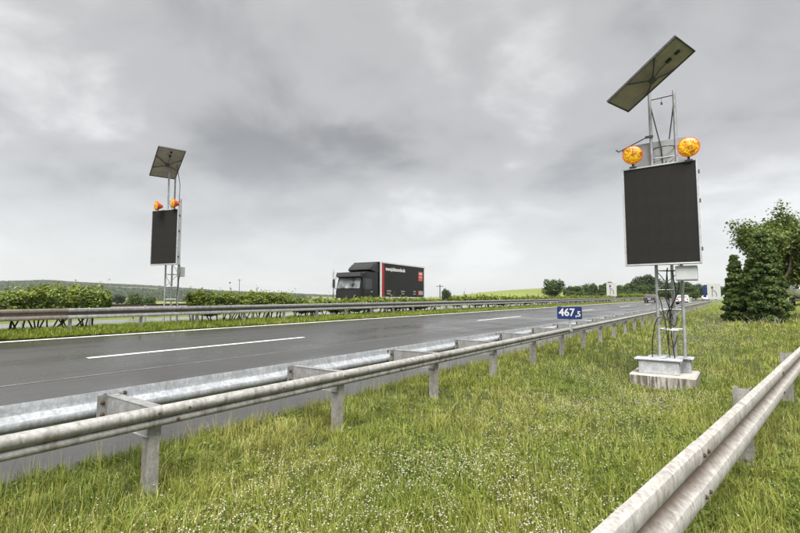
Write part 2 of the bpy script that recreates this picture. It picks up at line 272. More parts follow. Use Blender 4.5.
# ------------------------------------------------------------------ mesh builder
class MB:
    def __init__(s): s.v = []; s.f = []
    def quadstrip(s, rings, closed=True, caps=True):
        b = len(s.v); n = len(rings[0])
        for r in rings: s.v += [tuple(p) for p in r]
        for i in range(len(rings)-1):
            for j in range(n if closed else n-1):
                a = b+i*n+j; c = b+i*n+(j+1) % n; s.f.append((a, c, c+n, a+n))
        if caps and closed: s.f.append(tuple(range(b+n-1, b-1, -1))); s.f.append(tuple(range(b+(len(rings)-1)*n, b+len(rings)*n)))
        return s
    def box(s, c, sz, rot=None, ch=0.0):
        hx, hy, hz = (x/2 for x in sz); c = Vector(c); M_ = rot or Matrix.Identity(3)
        k = min(ch, hx*.45, hy*.45, hz*.45)
        if k <= 0:
            rings = [[(-hx, -hy, z), (hx, -hy, z), (hx, hy, z), (-hx, hy, z)] for z in (-hz, hz)]
        else:
            def oct_(i, z): x, y = hx-i, hy-i; return [(-x+k, -y, z), (x-k, -y, z), (x, -y+k, z), (x, y-k, z), (x-k, y, z), (-x+k, y, z), (-x, y-k, z), (-x, -y+k, z)]
            rings = [oct_(k*.8, -hz), oct_(0, -hz+k), oct_(0, hz-k), oct_(k*.8, hz)]
        return s.quadstrip([[c+M_ @ Vector(p) for p in r] for r in rings])
    def path(s, pts, rad, seg=8, caps=True):
        pts = [Vector(p) for p in pts]; rads = rad if isinstance(rad, (list, tuple)) else [rad]*len(pts); rings = []; prev = None
        for i, p in enumerate(pts):
            d = (pts[min(i+1, len(pts)-1)]-pts[max(i-1, 0)]).normalized()
            if prev is None:
                u = d.cross(Vector((0, 0, 1)));
                if u.length < .05: u = Vector((1, 0, 0)).cross(d)
            else: u = prev-d*prev.dot(d)
            u.normalize(); prev = u; v = d.cross(u)
            rings.append([p+(u*math.cos(2*math.pi*k/seg)+v*math.sin(2*math.pi*k/seg))*rads[i] for k in range(seg)])
        return s.quadstrip(rings, True, caps)
    def lathe(s, c, axis, prof, seg=20):
        c = Vector(c); d = Vector(axis).normalized(); u = d.cross(Vector((0, 0, 1)))
        if u.length < .05: u = Vector((1, 0, 0))
        u.normalize(); v = d.cross(u)
        return s.quadstrip([[c+d*h+(u*math.cos(2*math.pi*k/seg)+v*math.sin(2*math.pi*k/seg))*max(r, 1e-4) for k in range(seg)] for r, h in prof])
    def poly(s, pts, d):
        """polygon extruded by vector d"""
        pts = [Vector(p) for p in pts]; d = Vector(d); return s.quadstrip([pts, [p+d for p in pts]])
    def shell(s, prof, th, p0, p1, U, V):
        """open profile (u,v) with thickness, swept from p0 to p1"""
        P = [Vector((a, b)) for a, b in prof]; off = []
        for i in range(len(P)):
            d = (P[min(i+1, len(P)-1)]-P[max(i-1, 0)]).normalized(); off.append(P[i]+Vector((-d.y, d.x))*th)
        loop = P+off[::-1]; U = Vector(U); V = Vector(V)
        return s.quadstrip([[Vector(p)+U*q.x+V*q.y for q in loop] for p in (p0, p1)])
    def mesh(s, name):
        me = bpy.data.meshes.new(name); me.from_pydata([tuple(p) for p in s.v], [], s.f); me.update(); return me
    def build(s, name, mat, parent=None, smooth=None):
        me = s.mesh(name); me.materials.append(mat); o = bpy.data.objects.new(name, me); COL.objects.link(o); o.parent = parent
        if smooth:
            import bmesh
            bm = bmesh.new(); bm.from_mesh(me); bmesh.ops.recalc_face_normals(bm, faces=bm.faces); bm.to_mesh(me); bm.free()
            me.polygons.foreach_set('use_smooth', [True]*len(me.polygons)); me.set_sharp_from_angle(angle=R_(smooth))
        return o
def fixnormals(me):
    import bmesh
    bm = bmesh.new(); bm.from_mesh(me); bmesh.ops.recalc_face_normals(bm, faces=bm.faces); bm.to_mesh(me); bm.free()
def tag(o, label=None, cat=None, group=None, kind=None):
    if label: o['label'] = label
    if cat: o['category'] = cat
    if group: o['group'] = group
    if kind: o['kind'] = kind
    return o
def empty(name, loc=(0, 0, 0), rz=0, label=None, cat=None, group=None):
    o = bpy.data.objects.new(name, None); COL.objects.link(o); o.location = loc; o.rotation_euler = (0, 0, rz); o.empty_display_size = .2
    return tag(o, label, cat, group)
def inst(name, me, mat, parent, loc=(0, 0, 0), rot=(0, 0, 0), sc=(1, 1, 1)):
    if mat is not None and not me.materials: me.materials.append(mat)
    o = bpy.data.objects.new(name, me); COL.objects.link(o); o.parent = parent; o.location = loc; o.rotation_euler = rot; o.scale = sc; return o
def copy_tree(o, parent=None):
    c = o.copy(); COL.objects.link(c); c.parent = parent
    for ch in list(o.children): copy_tree(ch, c)
    return c
def npmesh(name, v, f, rnd=None, mat=None):
    me = bpy.data.meshes.new(name); k = f.shape[1]
    me.vertices.add(len(v)); me.vertices.foreach_set('co', np.ascontiguousarray(v, np.float32).ravel())
    me.loops.add(f.size); me.loops.foreach_set('vertex_index', np.ascontiguousarray(f, np.int32).ravel())
    me.polygons.add(len(f)); me.polygons.foreach_set('loop_start', np.arange(0, f.size, k, dtype=np.int32)); me.polygons.foreach_set('loop_total', np.full(len(f), k, np.int32))
    me.update(calc_edges=True)
    if rnd is not None: a = me.attributes.new('rnd', 'FLOAT', 'POINT'); a.data.foreach_set('value', np.ascontiguousarray(rnd, np.float32))
    if mat: me.materials.append(mat)
    return me
def leaves(c, out, size, rnd, aspect=.55, spread=.9, hang=None):
    """one folded diamond per leaf at c, facing roughly along out"""
    n = len(c); nrm = out+rng.normal(0, spread, (n, 3)); nrm /= np.linalg.norm(nrm, axis=1)[:, None]+1e-9
    t = rng.normal(0, 1, (n, 3))
    if hang is not None: t = t*.6+hang
    u = t-nrm*(t*nrm).sum(1)[:, None]; u /= np.linalg.norm(u, axis=1)[:, None]+1e-9; wv = np.cross(nrm, u)
    s = (size*rng.uniform(.6, 1.35, n))[:, None]
    V = np.stack([c-u*s*.5, c+wv*s*aspect*.5+nrm*s*.08, c+u*s*.5, c-wv*s*aspect*.5+nrm*s*.08], 1).reshape(-1, 3)
    return V, np.arange(4*n).reshape(n, 4), np.repeat(rnd, 4)
def addtext(body, size, mat, parent, mtx, name='lettering', depth=.001, align='CENTER', bold=0.0):
    cu = bpy.data.curves.new(name, 'FONT'); cu.body = body; cu.size = size; cu.align_x = align; cu.align_y = 'CENTER'; cu.extrude = depth; cu.offset = bold; cu.resolution_u = 3
    tmp = bpy.data.objects.new(name+'_tmp', cu); COL.objects.link(tmp); dg = bpy.context.evaluated_depsgraph_get(); dg.update()
    me = bpy.data.meshes.new_from_object(tmp.evaluated_get(dg)); bpy.data.objects.remove(tmp); bpy.data.curves.remove(cu); me.materials.clear(); me.materials.append(mat); me.name = name
    o = bpy.data.objects.new(name, me); COL.objects.link(o); o.parent = parent; o.matrix_local = mtx; return o
def scatter(name, pts, rotz, scl, idx, sources, tilt=None):
    """countless small things as one object: instances on points"""
    me = bpy.data.meshes.new(name); me.vertices.add(len(pts)); me.vertices.foreach_set('co', np.ascontiguousarray(pts, np.float32).ravel())
    rot = np.zeros((len(pts), 3), np.float32); rot[:, 2] = rotz
    if tilt is not None: rot[:, :2] = tilt
    me.attributes.new('rot', 'FLOAT_VECTOR', 'POINT').data.foreach_set('vector', rot.ravel())
    me.attributes.new('scl', 'FLOAT', 'POINT').data.foreach_set('value', np.ascontiguousarray(scl, np.float32))
    me.attributes.new('idx', 'INT', 'POINT').data.foreach_set('value', np.ascontiguousarray(idx, np.int32))
    o = bpy.data.objects.new(name, me); COL.objects.link(o)
    coll = bpy.data.collections.new(name+'_kinds')
    for i, m_ in enumerate(sources):
        so = bpy.data.objects.new('%s_%02d' % (name, i), m_); coll.objects.link(so)
    ng = bpy.data.node_groups.new(name, 'GeometryNodeTree'); ng.interface.new_socket('Geometry', in_out='INPUT', socket_type='NodeSocketGeometry'); ng.interface.new_socket('Geometry', in_out='OUTPUT', socket_type='NodeSocketGeometry')
    n = ng.nodes.new; l = ng.links.new; gi = n('NodeGroupInput'); go = n('NodeGroupOutput'); ip = n('GeometryNodeInstanceOnPoints'); ci = n('GeometryNodeCollectionInfo')
    ci.inputs['Collection'].default_value = coll; ci.inputs['Separate Children'].default_value = True; ci.inputs['Reset Children'].default_value = True
    def attr(nm, ty):
        a = n('GeometryNodeInputNamedAttribute'); a.data_type = ty; a.inputs['Name'].default_value = nm; return a.outputs[0]
    l(gi.outputs[0], ip.inputs['Points']); l(ci.outputs[0], ip.inputs['Instance']); ip.inputs['Pick Instance'].default_value = True
    l(attr('idx', 'INT'), ip.inputs['Instance Index'])
    e2r = n('FunctionNodeEulerToRotation'); l(attr('rot', 'FLOAT_VECTOR'), e2r.inputs[0]); l(e2r.outputs[0], ip.inputs['Rotation']); l(attr('scl', 'FLOAT'), ip.inputs['Scale'])
    l(ip.outputs[0], go.inputs[0]); md = o.modifiers.new('scatter', 'NODES'); md.node_group = ng
    return tag(o, kind='stuff')

# ------------------------------------------------------------------ ground, carriageways
xs = np.sort(np.concatenate([np.arange(-33, -4.95, .55), np.array([ROAD_R+.021, ROAD_R-.08, ROAD_L-.021, ROAD_L-.06, FAR_R+.11, FAR_R+.07, FAR_L-.11, FAR_L-.07]), np.arange(-4.5, 5, .2), 5+np.cumsum(.25*1.13**np.arange(1, 64))]))
xs = xs[(xs < 3400)]
lo = -33-np.cumsum(.6*1.08**np.arange(1, 78)); xs = np.concatenate([lo[lo > -3400][::-1], xs[xs >= -33]])
ys = np.concatenate([-(4+np.cumsum(.4*1.14**np.arange(1, 54)))[::-1], np.arange(-4, 24, .3), 24+np.cumsum(.32*1.05**np.arange(1, 130))]); ys = ys[(ys < 3400) & (ys > -3400)]
X, Y = np.meshgrid(xs, ys); Z = gz(X, Y); nx, ny = len(xs), len(ys)
f = np.array([[j*nx+i, j*nx+i+1, (j+1)*nx+i+1, (j+1)*nx+i] for j in range(ny-1) for i in range(nx-1)])
me = npmesh('ground', np.stack([X.ravel(), Y.ravel(), Z.ravel()], 1), f, mat=M['ground'])
def ground_colour(x, y):
    r = np.hypot(x, y); a = np.arctan2(x, y)+YAW; a = np.clip(a, -1.1, 1.1); px = 400+FPX*np.tan(a)
    c = np.zeros(x.shape+(3,)); c[:] = (.060, .072, .020)
    far = sstep(30, 70, r)[..., None]; c = c*(1-far)+np.array((.135, .165, .033))*far
    field = ((x < -42) & (px > 395) & (r > 75)); c[field] = (.185, .215, .058)
    mosaic = (x < -60) & (px <= 395) & (r > 160)
    cell = np.floor(vnoise(x/260+y/900, y/300-x/700, 21)*5).astype(int)
    pal = np.array([(.20, .25, .06), (.13, .18, .04), (.30, .30, .09), (.05, .08, .024), (.14, .17, .05)])
    c[mosaic] = pal[np.clip(cell, 0, 4)][mosaic]
    hill = (r > 1250) & (px <= 470) & (fbm(x/420, y/420, 31) > np.where(r > 1700, .34, .47)); c[hill] = (.030, .050, .016); return c
colr = ground_colour(X, Y).reshape(-1, 3); a = me.color_attributes.new('landuse', 'FLOAT_COLOR', 'POINT'); a.data.foreach_set('color', np.concatenate([colr, np.ones((len(colr), 1))], 1).astype(np.float32).ravel())
me.polygons.foreach_set('use_smooth', [True]*len(me.polygons))
ground = bpy.data.objects.new('ground', me); COL.objects.link(ground); tag(ground, kind='structure')
YR = np.concatenate([np.arange(-60, 200, 4.0), np.arange(200, 620, 30.0)])
def strip(x0, x1, zf, dz, ya, yb, name, mat, parent=None, nx_=2, ragged=0.0):
    yy = np.unique(np.concatenate([[ya], YR[(YR > ya) & (YR < yb)], [yb]]))
    if ragged: yy = np.arange(ya, yb, .12)
    xx = np.linspace(x0, x1, nx_); xg, yg = np.meshgrid(xx, yy)
    if ragged: xg[:, -1] += ragged*(fbm(yy*1.3, yy*0, 8, 4)-.5)*2
    v = np.stack([xg.ravel(), yg.ravel(), (zf(xg, yg)+dz).ravel()], 1); n = nx_
    ff = np.array([[j*n+i, j*n+i+1, (j+1)*n+i+1, (j+1)*n+i] for j in range(len(yy)-1) for i in range(n-1)])
    o = bpy.data.objects.new(name, npmesh(name, v, ff, mat=mat)); COL.objects.link(o); o.parent = parent; return o
road = tag(strip(ROAD_L, ROAD_R-.35, road_z, 0, -60, 600, 'carriageway', M['road'], None, 6), kind='structure')
edge = strip(ROAD_R-.35, ROAD_R+.10, road_z, 0, -8, 60, 'asphalt_edge', M['road'], road, 2, .06)
strip(ROAD_R-.35, ROAD_R, road_z, 0, 60, 600, 'asphalt_edge', M['road'], road)
opp = tag(strip(FAR_L, FAR_R, far_z, 0, -60, 600, 'opposite_carriageway', M['road_far'], None, 5), kind='structure')
strip(-15.42, -15.20, road_z, .004, -60, 400, 'edge_line', M['paint'], road)
strip(-5.85, -5.60, road_z, .004, -60, 400, 'edge_line', M['paint'], road)
for k in range(-1, 9): strip(-11.19, -11.02, road_z, .004, 4.0+18*k, 10.0+18*k, 'lane_dash', M['paint'], road)
strip(-9.06, -9.0, road_z, .004, -30, 26, 'seam_line', M['paint_worn'], road)
strip(-20.95, -20.75, far_z, .004, -60, 400, 'edge_line', M['paint'], opp); strip(-29.2, -29.0, far_z, .004, -60, 400, 'edge_line', M['paint'], opp)
for k in range(-1, 7): strip(-24.9, -24.75, far_z, .004, 2+18*k, 8+18*k, 'lane_dash', M['paint'], opp)

# ------------------------------------------------------------------ guard rails
WP = [(.036, .155), (.060, .153), (.076, .143), (.081, .126), (.081, .088), (.075, .070), (.024, .036), (.010, .027), (.004, .014)]; WP = WP+[(u, -v) for u, v in WP[::-1]]
def arc(cu, cv, r, a0, a1, n): return [(cu+r*math.cos(R_(a0+(a1-a0)*i/n)), cv+r*math.sin(R_(a0+(a1-a0)*i/n))) for i in range(n+1)]
LOBE = arc(0.0, .047, .041, 175, -70, 10)+arc(-.007, -.030, .028, 75, -110, 9)
bolt = MB().lathe((0, 0, 0), (1, 0, 0), [(.018, 0), (.018, .006), (.012, .009), (.012, .016), (.007, .020)], 8); bolt_me = bolt.mesh('bolt'); bolt_me.materials.append(M['rust'])
def beam_mesh(prof, length, name, sgn=1, th=.004, n=1):
    m = MB(); m.shell(prof, th, (0, 0, 0), (0, length, 0), (sgn, 0, 0), (0, 0, 1)); me = m.mesh(name); fixnormals(me)
    me.polygons.foreach_set('use_smooth', [True]*len(me.polygons)); me.set_sharp_from_angle(angle=R_(27)); return me
def place_beam(name, me, mat, parent, x, y, zc, base, L_=4.0, off=0.0, rz=0.0):
    z0 = base(x, y)+zc; z1 = base(x, y+L_)+zc
    return inst(name, me, mat, parent, (x+off, y, z0), (math.atan2(z1-z0, L_), 0, rz))
def matcopy(me, mat): c = me.copy(); c.materials.clear(); c.materials.append(mat); return c
RG = lambda x, y: float(grade(y))
# the near rail: W-beam towards the road, spacers, posts, lobed beam on the verge side
near = empty('guard_rail', (0, 0, 0), 0, 'grey double guard rail with spacers and posts between wet asphalt and flowering grass', 'guard rail', 'guard rails')
WPB = [(.092, .155), (.088, .140), (.082, .112), (.080, .088), (.074, .070)]+WP[6:]
wb_me = beam_mesh(WPB, 4.10, 'road_beam', -1); wb_me.materials.append(M['galv_back'])
lb_me = beam_mesh(LOBE, 4.06, 'verge_beam', 1); lb_me.materials.append(M['galv_old'])
PX, Y0 = -3.62, 1.75
for k in range(-2, 22):
    y = Y0+4*k-.05
    b = place_beam('road_beam', wb_me, None, near, -4.40, y, .515, RG, 4, .0035*(k % 2))
    for dy in (.06, .22):
        for dz in (-.115, -.03, .03, .115):
            if k < 8: inst('bolt', bolt_me, None, b, (.006 if abs(dz) < .05 else -.070, dy, dz))
    b = place_beam('verge_beam', lb_me, None, near, -3.535, y, .575, RG, 4, .003*(k % 2))
    if k < 8:
        for dy, dz in ((.045, .045), (2.045, .045), (1.2, .045), (.20, -.030), (.28, .045), (3.1, -.030)): inst('bolt', bolt_me, None, b, (.036 if dz > 0 else .026, dy, dz), (0, 0, 0), (.8, .8, .8))
post_m = MB(); post_m.shell([(.034, .040), (.052, .040), (.052, -.030), (-.052, -.030), (-.052, .040), (-.034, .040)], .005, (0, 0, -.35), (0, 0, .50), (1, 0, 0), (0, 1, 0))
post_me = post_m.mesh('post'); fixnormals(post_me); post_me.materials.append(M['post'])
sp = MB()   # channel-shaped spacer bracket from the post head to the road beam
sp.poly([(.03, -.040, .655), (.03, .050, .655), (-.72, .050, .655), (-.72, -.040, .655)], (0, 0, .005))
sp.poly([(.03, -.045, .435), (.03, .045, .435), (-.66, .055, .435), (-.66, -.055, .435)], (0, 0, .005))
sp.poly([(.03, -.036, .441), (-.70, -.036, .441), (-.715, -.036, .654), (.03, -.036, .654)], (0, .005, 0))
sp.box((-.738, 0, .545), (.006, .20, .23)); sp.box((.034, 0, .55), (.006, .10, .22))
sp_me = sp.mesh('spacer'); fixnormals(sp_me); sp_me.materials.append(M['spacer'])
for n_ in range(-2, 42):
    y = Y0+2*n_; g = RG(0, y)
    inst('post', post_me, None, near, (PX, y, g+.005*math.sin(n_*3.1)), (R_(1.2*math.sin(n_*5.3)), R_(1.0*math.sin(n_*2.7)), 0))
    s_ = inst('spacer', sp_me, None, near, (PX+.02, y, g), (0, 0, R_(.8*math.sin(n_*4.1))))
    if n_ < 14:
        for bx_, by_, bz_ in ((-.736, -.06, .60), (-.736, -.06, .50), (-.736, .06, .60)): inst('bolt', bolt_me, None, s_, (bx_, by_, bz_))
# median rails
mrail = empty('guard_rail', (0, 0, 0), 0, 'grey guard rail with two bright ribs in front of the clipped median hedge', 'guard rail', 'guard rails')
wm = beam_mesh(WP, 4.08, 'rail_beam', 1); wm_g = matcopy(wm, M['galv_far']); wm_b = matcopy(wm, M['galv_brown'])
MG = lambda x, y: float(grade(y))+.42
far_post = MB(); far_post.shell([(.03, .03), (.05, .03), (.05, -.03), (-.05, -.03), (-.05, .03), (-.03, .03)], .005, (0, 0, -.3), (0, 0, .72), (1, 0, 0), (0, 1, 0)); fp_me = far_post.mesh('post'); fixnormals(fp_me); fp_me.materials.append(M['post'])
MRX = -16.05
for k in range(-1, 38):
    y = 1.2+4*k
    o = place_beam('rail_beam', wm_b if k <= 0 else wm_g, None, mrail, MRX, y, .60, MG, 4, .004*(k % 2))
    if k == 0: o['label'] = 'brown stained rail section'
for n_ in range(-2, 76):
    y = 1.3+2*n_ + (.0 if n_ % 3 else .02); inst('post', fp_me, None, mrail, (MRX-.062, y, MG(0, y)))
mrail2 = empty('guard_rail', (0, 0, 0), 0, 'dull brownish guard rail behind the clipped hedge, facing the opposite carriageway', 'guard rail', 'guard rails')
wm2 = matcopy(beam_mesh(WP, 4.08, 'rail_beam', -1), M['galv_brown'])
for k in range(-1, 28): place_beam('rail_beam', wm2, None, mrail2, -19.75, 1+4*k, .66, MG, 4, .004*(k % 2))
for n_ in range(-2, 54): y = 1.1+2*n_; inst('post', fp_me, None, mrail2, (-19.69, y, MG(0, y)+.05))
# the pale rail of the slip road right beside the camera
RA = math.atan2(1.09, 7.40); r0 = np.array([-.39, 1.68]); rd = np.array([math.sin(RA), math.cos(RA)])
side = empty('guard_rail', (r0[0], r0[1], 0), -RA, 'pale chalky guard rail with brown grime in its groove, set on wooden-grey posts', 'guard rail', 'guard rails')
side['label'] = 'pale chalky single guard rail with brown grime along its groove, angled away from the road'
wr_me = matcopy(beam_mesh(WP, 4.10, 'rail_beam', 1), M['galv_pale'])
def side_z(s): p = r0+rd*s; return .62*float(grade(p[1]))
for k in range(-1, 6):
    s = -2.4+3.6*k*1.0; z0 = side_z(s)+.545; z1 = side_z(s+3.6)+.545
    o = inst('rail_beam', wr_me, None, side, (-.062+.004*(k % 2), s, z0), (math.atan2(z1-z0, 3.6), 0, 0), (1, 3.7/4.1, 1))
    for dy in (.06, .16):
        for dz in (-.105, .105): inst('bolt', bolt_me, None, o, (.079, dy, dz), (0, 0, 0), (.9, .9, .9))
sp_post = MB(); sp_post.shell([(.035, .05), (.055, .05), (.055, -.05), (-.055, -.05), (-.055, .05), (-.035, .05)], .006, (0, 0, -.4), (0, 0, .70), (1, 0, 0), (0, 1, 0)); spp = sp_post.mesh('post'); fixnormals(spp); spp.materials.append(M['post'])
for k in range(0, 6):
    s = 3.42+3.55*(k-0); inst('post', spp, None, side, (-.122, s, side_z(s)-.02), (0, 0, 0))

# ------------------------------------------------------------------ LED warning masts
def amber_lamp(parent, c, facing, size=.15):
    """round warning beacon: conical orange housing, domed amber lens, rim, foot"""
    d = Vector(facing).normalized(); c = Vector(c); k = size/.15
    h = MB().lathe(c, d, [(.03*k, -.20*k), (.055*k, -.19*k), (.075*k, -.14*k), (.125*k, -.05*k), (.152*k, -.01*k), (.152*k, .012*k), (.138*k, .014*k)], 28).build('beacon', M['orange'], parent, 35)
    MB().lathe(c, d, [(.137*k, .010*k), (.137*k, .016*k), (.120*k, .024*k), (.080*k, .032*k), (.040*k, .036*k), (0, .038*k)], 28).build('lens', M['amber'], h, 60)
    m = MB(); m.lathe(c+d*.035*k, d, [(.022*k, 0), (.022*k, .006*k), (0, .008*k)], 12); m.build('lens_boss', M['amber_dark'], h, 40)
    m = MB(); m.path([c-d*.06*k-Vector((0, 0, .09*k)), c-d*.06*k-Vector((0, 0, .19*k))], .018*k, 8); m.box(c-d*.06*k-Vector((0, 0, .195*k)), (.10*k, .08*k, .012)); m.build('foot_bracket', M['darksteel'], h)
    return h
def solar(parent, c, az, tilt, a, b, spin_marks=True):
    d = Vector((math.sin(az), math.cos(az), 0)); u = Vector((math.cos(az)*math.cos(tilt), -math.sin(az)*math.cos(tilt), math.sin(tilt))); n = d.cross(u); n = n if n.z > 0 else -n
    M3 = Matrix((u, d, u.cross(d))).transposed(); nn = u.cross(d); up = 1 if nn.z > 0 else -1; c = Vector(c)
    m = MB()
    for s in (-1, 1): m.box(c+d*s*(b/2-.012), (a, .026, .042), M3); m.box(c+u*s*(a/2-.012), (.026, b-.052, .042), M3)
    fr = m.build('solar_frame', M['darksteel'], parent)
    MB().box(c-n*.004, (a-.05, b-.05, .006), M3).build('backsheet', M['panelback'], fr)
    MB().box(c+n*.010, (a-.05, b-.05, .010), M3).build('solar_cells', M['cells'], fr)
    m = MB()   # crossed support struts under the sheet, meeting at the post head
    hub = c-n*.10
    for su, sd_ in ((-1, -1), (-1, 1), (1, -1), (1, 1)): m.path([hub, c+u*su*a*.20+d*sd_*(b/2-.02)-n*.025], .014, 6)
    m.box(hub, (.12, .12, .05), M3); m.build('support_strut', M['darksteel'], parent)
    MB().box(c+u*a*.26-n*.022, (.10, .07, .03), M3).build('junction_box', M['black'], fr); MB().box(c+u*a*.38-n*.022, (.09, .06, .028), M3).build('junction_box', M['black'], fr)
    m = MB(); m.path([c+u*a*.26-n*.03, c+u*a*.13-n*.02+d*.03, hub], .006, 6); m.build('panel_cable', M['cable'], parent)
    return hub
def led_board(parent, c, ang, w_, h_):
    """ang: heading of the face; the board is local x wide, face to -y"""
    M3 = Matrix.Rotation(ang, 3, 'Z'); c = Vector(c); T = lambda x, y, z: c+M3 @ Vector((x, y, z)); fw = .032
    m = MB(); m.box(T(0, .075, 0), (w_-.01, .13, h_-.01), M3); back = m.build('board_case', M['alu'], parent)
    fr = MB()
    for s in (-1, 1): fr.box(T(s*(w_/2-fw/2), 0, 0), (fw, .07, h_), M3, .006); fr.box(T(0, 0, s*(h_/2-fw/2)), (w_-2*fw-.002, .068, fw), M3, .006)
    f_ = fr.build('board_frame', M['alu'], parent, 35)
    nc, nr = 6, 5; iw, ih = w_-2*fw-.008, h_-2*fw-.008
    t_me = MB().box((0, 0, 0), (iw/nc-.0008, .02, ih/nr-.0008)).mesh('led_module'); t_me.materials.append(M['led'])
    for i in range(nc):
        for j in range(nr): o = inst('led_module', t_me, None, back, T(-iw/2+(i+.5)*iw/nc, -.005+.0004*math.sin(i*7+j*3), -ih/2+(j+.5)*ih/nr), (R_(.12*math.sin(i*5.1+j*2.3)), 0, ang+R_(.12*math.sin(i*3.7+j))))
    m = MB()
    for z in (-.36, .1, .38): m.box(T(w_/2+.012, .03, z*h_), (.024, .05, .07), M3, .005)
    m.build('hinge', M['darksteel'], parent); return T, M3
def mast(loc, label, tubes, ang, board_c, bw, bh, solar_args, lamps, lampsize, lamp_dir, heads, group, zb, arm=None, cabinet=None, rear_cabinet=None, braces=()):
    root = empty('solar_led_sign', loc, 0, label, 'road sign', group); L0 = Vector(loc)
    P = lambda p: Vector(p)-L0
    for (x, y), top in zip(tubes, heads): MB().path([P((x, y, zb)), P((x, y, top))], .030, 12).build('mast_tube', M['mast'], root, 40)
    led_board(root, P(board_c), ang, bw, bh)
    hub = solar(root, P(solar_args[0]), *solar_args[1:])
    MB().path([P((tubes[0][0], tubes[0][1], heads[0]-.03)), hub], .03, 10).build('panel_bracket', M['mast'], root, 40)
    for p in lamps: amber_lamp(root, P(p), lamp_dir, lampsize)
    # ladder ties and diagonal rods between the tubes
    m = MB(); z = zb+.55; T3 = [Vector((t[0], t[1], 0)) for t in tubes]; i = 0; top = min(heads)-.05
    rows = list(np.linspace(zb+.62, top-.02, 10))
    for i, z in enumerate(rows):
        for q in range(3):
            a_, b_ = T3[q], T3[(q+1) % 3]; m.path([P((a_.x, a_.y, z)), P((b_.x, b_.y, z))], .009, 6)
            if i+1 < len(rows) and i % 2 == q % 2: m.path([P((a_.x, a_.y, z)), P((b_.x, b_.y, rows[i+1]))], .008, 6)
    m.build('lattice_brace', M['mast'], root)
    m = MB(); M3 = Matrix.Rotation(ang, 3, 'Z'); bc = P(board_c)
    for dz in (-bh*.3, bh*.3): m.box(bc+M3 @ Vector((0, .17, dz)), (bw*.8, .05, .05), M3)
    m.build('board_bracket', M['alu'], root)
    return root, P
s_ = 1.17
def sc(p): return tuple(CC+(np.array(p, float)-CC)*s_)
block_z = sc((0, 0, .27))[2]; gb = gz1(-1.2, 10.2)
# concrete plinth
bx0, by0 = sc((-1.52, 8.42, 0))[:2]; bwid = 1.10
pl = MB(); zt = block_z; cxp, cyp = bx0+bwid/2, by0+bwid/2+.03
pl.box((0, 0, (zt-gb)/2-.12), (bwid, bwid, zt-gb+.24), None, .025); 
plinth = pl.build('concrete_plinth', M['concrete'], None, 30); plinth.location = (cxp, cyp, gb); tag(plinth, 'streaked concrete block in the grass carrying the zinc boxes of the sign mast', 'concrete block')
tubesR = [sc((-1.10, 8.80, 0))[:2], sc((-.74, 8.86, 0))[:2], sc((-.90, 9.10, 0))[:2]]
bc = sc((-.985, 8.60, 2.88)); W_, H_ = 1.10*s_, 1.675*s_
lamps = [sc((-1.35, 8.52, 3.93)), sc((-.54, 8.52, 3.905))]
zbR = block_z+.27
sol = (sc((-1.0137, 8.2583, 5.0969)), R_(17.3), R_(29.8), 1.2658*s_, .688*s_)
bigm, P = mast((cxp, cyp, block_z), 'tall solar LED warning sign on zinc ballast boxes, standing in the grass verge', tubesR, 0.0, bc, W_, H_, sol, lamps, .155*s_, (.18, -1, -.05), [sc((0, 0, 5.16))[2], sc((0, 0, 5.02))[2], sc((0, 0, 3.95))[2]], 'solar LED warning signs', zbR-.04)
# two zinc boxes with overhanging lids
for (dx, dy, w_) in ((-.06, -.24, .80), (.10, .24, .78)):
    b = MB(); c = Vector((dx, dy, .125)); b.box(c, (w_-.12, .30, .25), None, .01); bo = b.build('ballast_box', M['ballast'], bigm, 30)
    MB().box((dx-.01, dy, .268), (w_, .36, .035), None, .008).build('box_lid', M['ballast'], bo, 30)
    m = MB()
    for q in (-1, 1): m.box((dx+q*(w_/2-.03), dy, .235), (.012, .33, .03))
    m.build('lid_lip', M['ballast'], bo)
m = MB(); m.box((.0, 0, .30), (.10, .62, .02)); m.box((tubesR[0][0]-cxp, tubesR[0][1]-cyp, .296), (.16, .16, .02)); m.box((tubesR[1][0]-cxp, tubesR[1][1]-cyp, .298), (.16, .16, .02)); m.build('foot_plate', M['ballast'], bigm)
# light cabinet under the board, control box behind it, sensor arm, lower collar, cables
cb_ = sc((-.66, 8.72, 1.90)); m = MB(); m.box(P(cb_), (.30*s_, .20, .24*s_), None, .01); cab = m.build('control_cabinet', M['boxwhite'], bigm, 30)
MB().box(P(cb_)+Vector((0, -.104, -.10*s_)), (.30*s_, .008, .02)).build('cabinet_seam', M['signback'], cab)
MB().box(P(sc((-.985, 8.86, 3.93))), (.80*s_, .02, .52*s_), None, .004).build('rear_board', M['signback'], bigm)
m = MB(); A_ = P(sc((-1.08, 8.80, 4.27))); B_ = A_+Vector((-.62, -.02, -.20)); m.path([A_, A_+Vector((-.12, -.03, -.01)), B_], .011, 6); m.box(A_+Vector((-.05, -.03, 0)), (.14, .05, .04)); m.path([B_, B_+Vector((-.05, 0, .05))], .016, 6); m.path([B_+Vector((.08, 0, .02)), B_+Vector((.08, 0, -.03))], .014, 6); m.build('sensor_arm', M['darksteel'], bigm)
m = MB(); t0, t1 = Vector(tubesR[0]), Vector(tubesR[1]); zt_ = sc((0, 0, 4.92))[2]
m.path([P((t0.x, t0.y, zt_)), P((t1.x, t1.y, zt_+.03))], .014, 6); m.path([P(((t0.x+t1.x)/2, t0.y, zt_+.01)), P(((t0.x+t1.x)/2, t0.y, zt_-.10))], .003, 4); m.box(P(((t0.x+t1.x)/2, t0.y, zt_-.12)), (.035, .035, .04)); m.build('top_tie', M['darksteel'], bigm)
m = MB(); cz = sc((0, 0, 4.05))[2]; tc_ = ((t0.x+t1.x)/2, t0.y+.06)
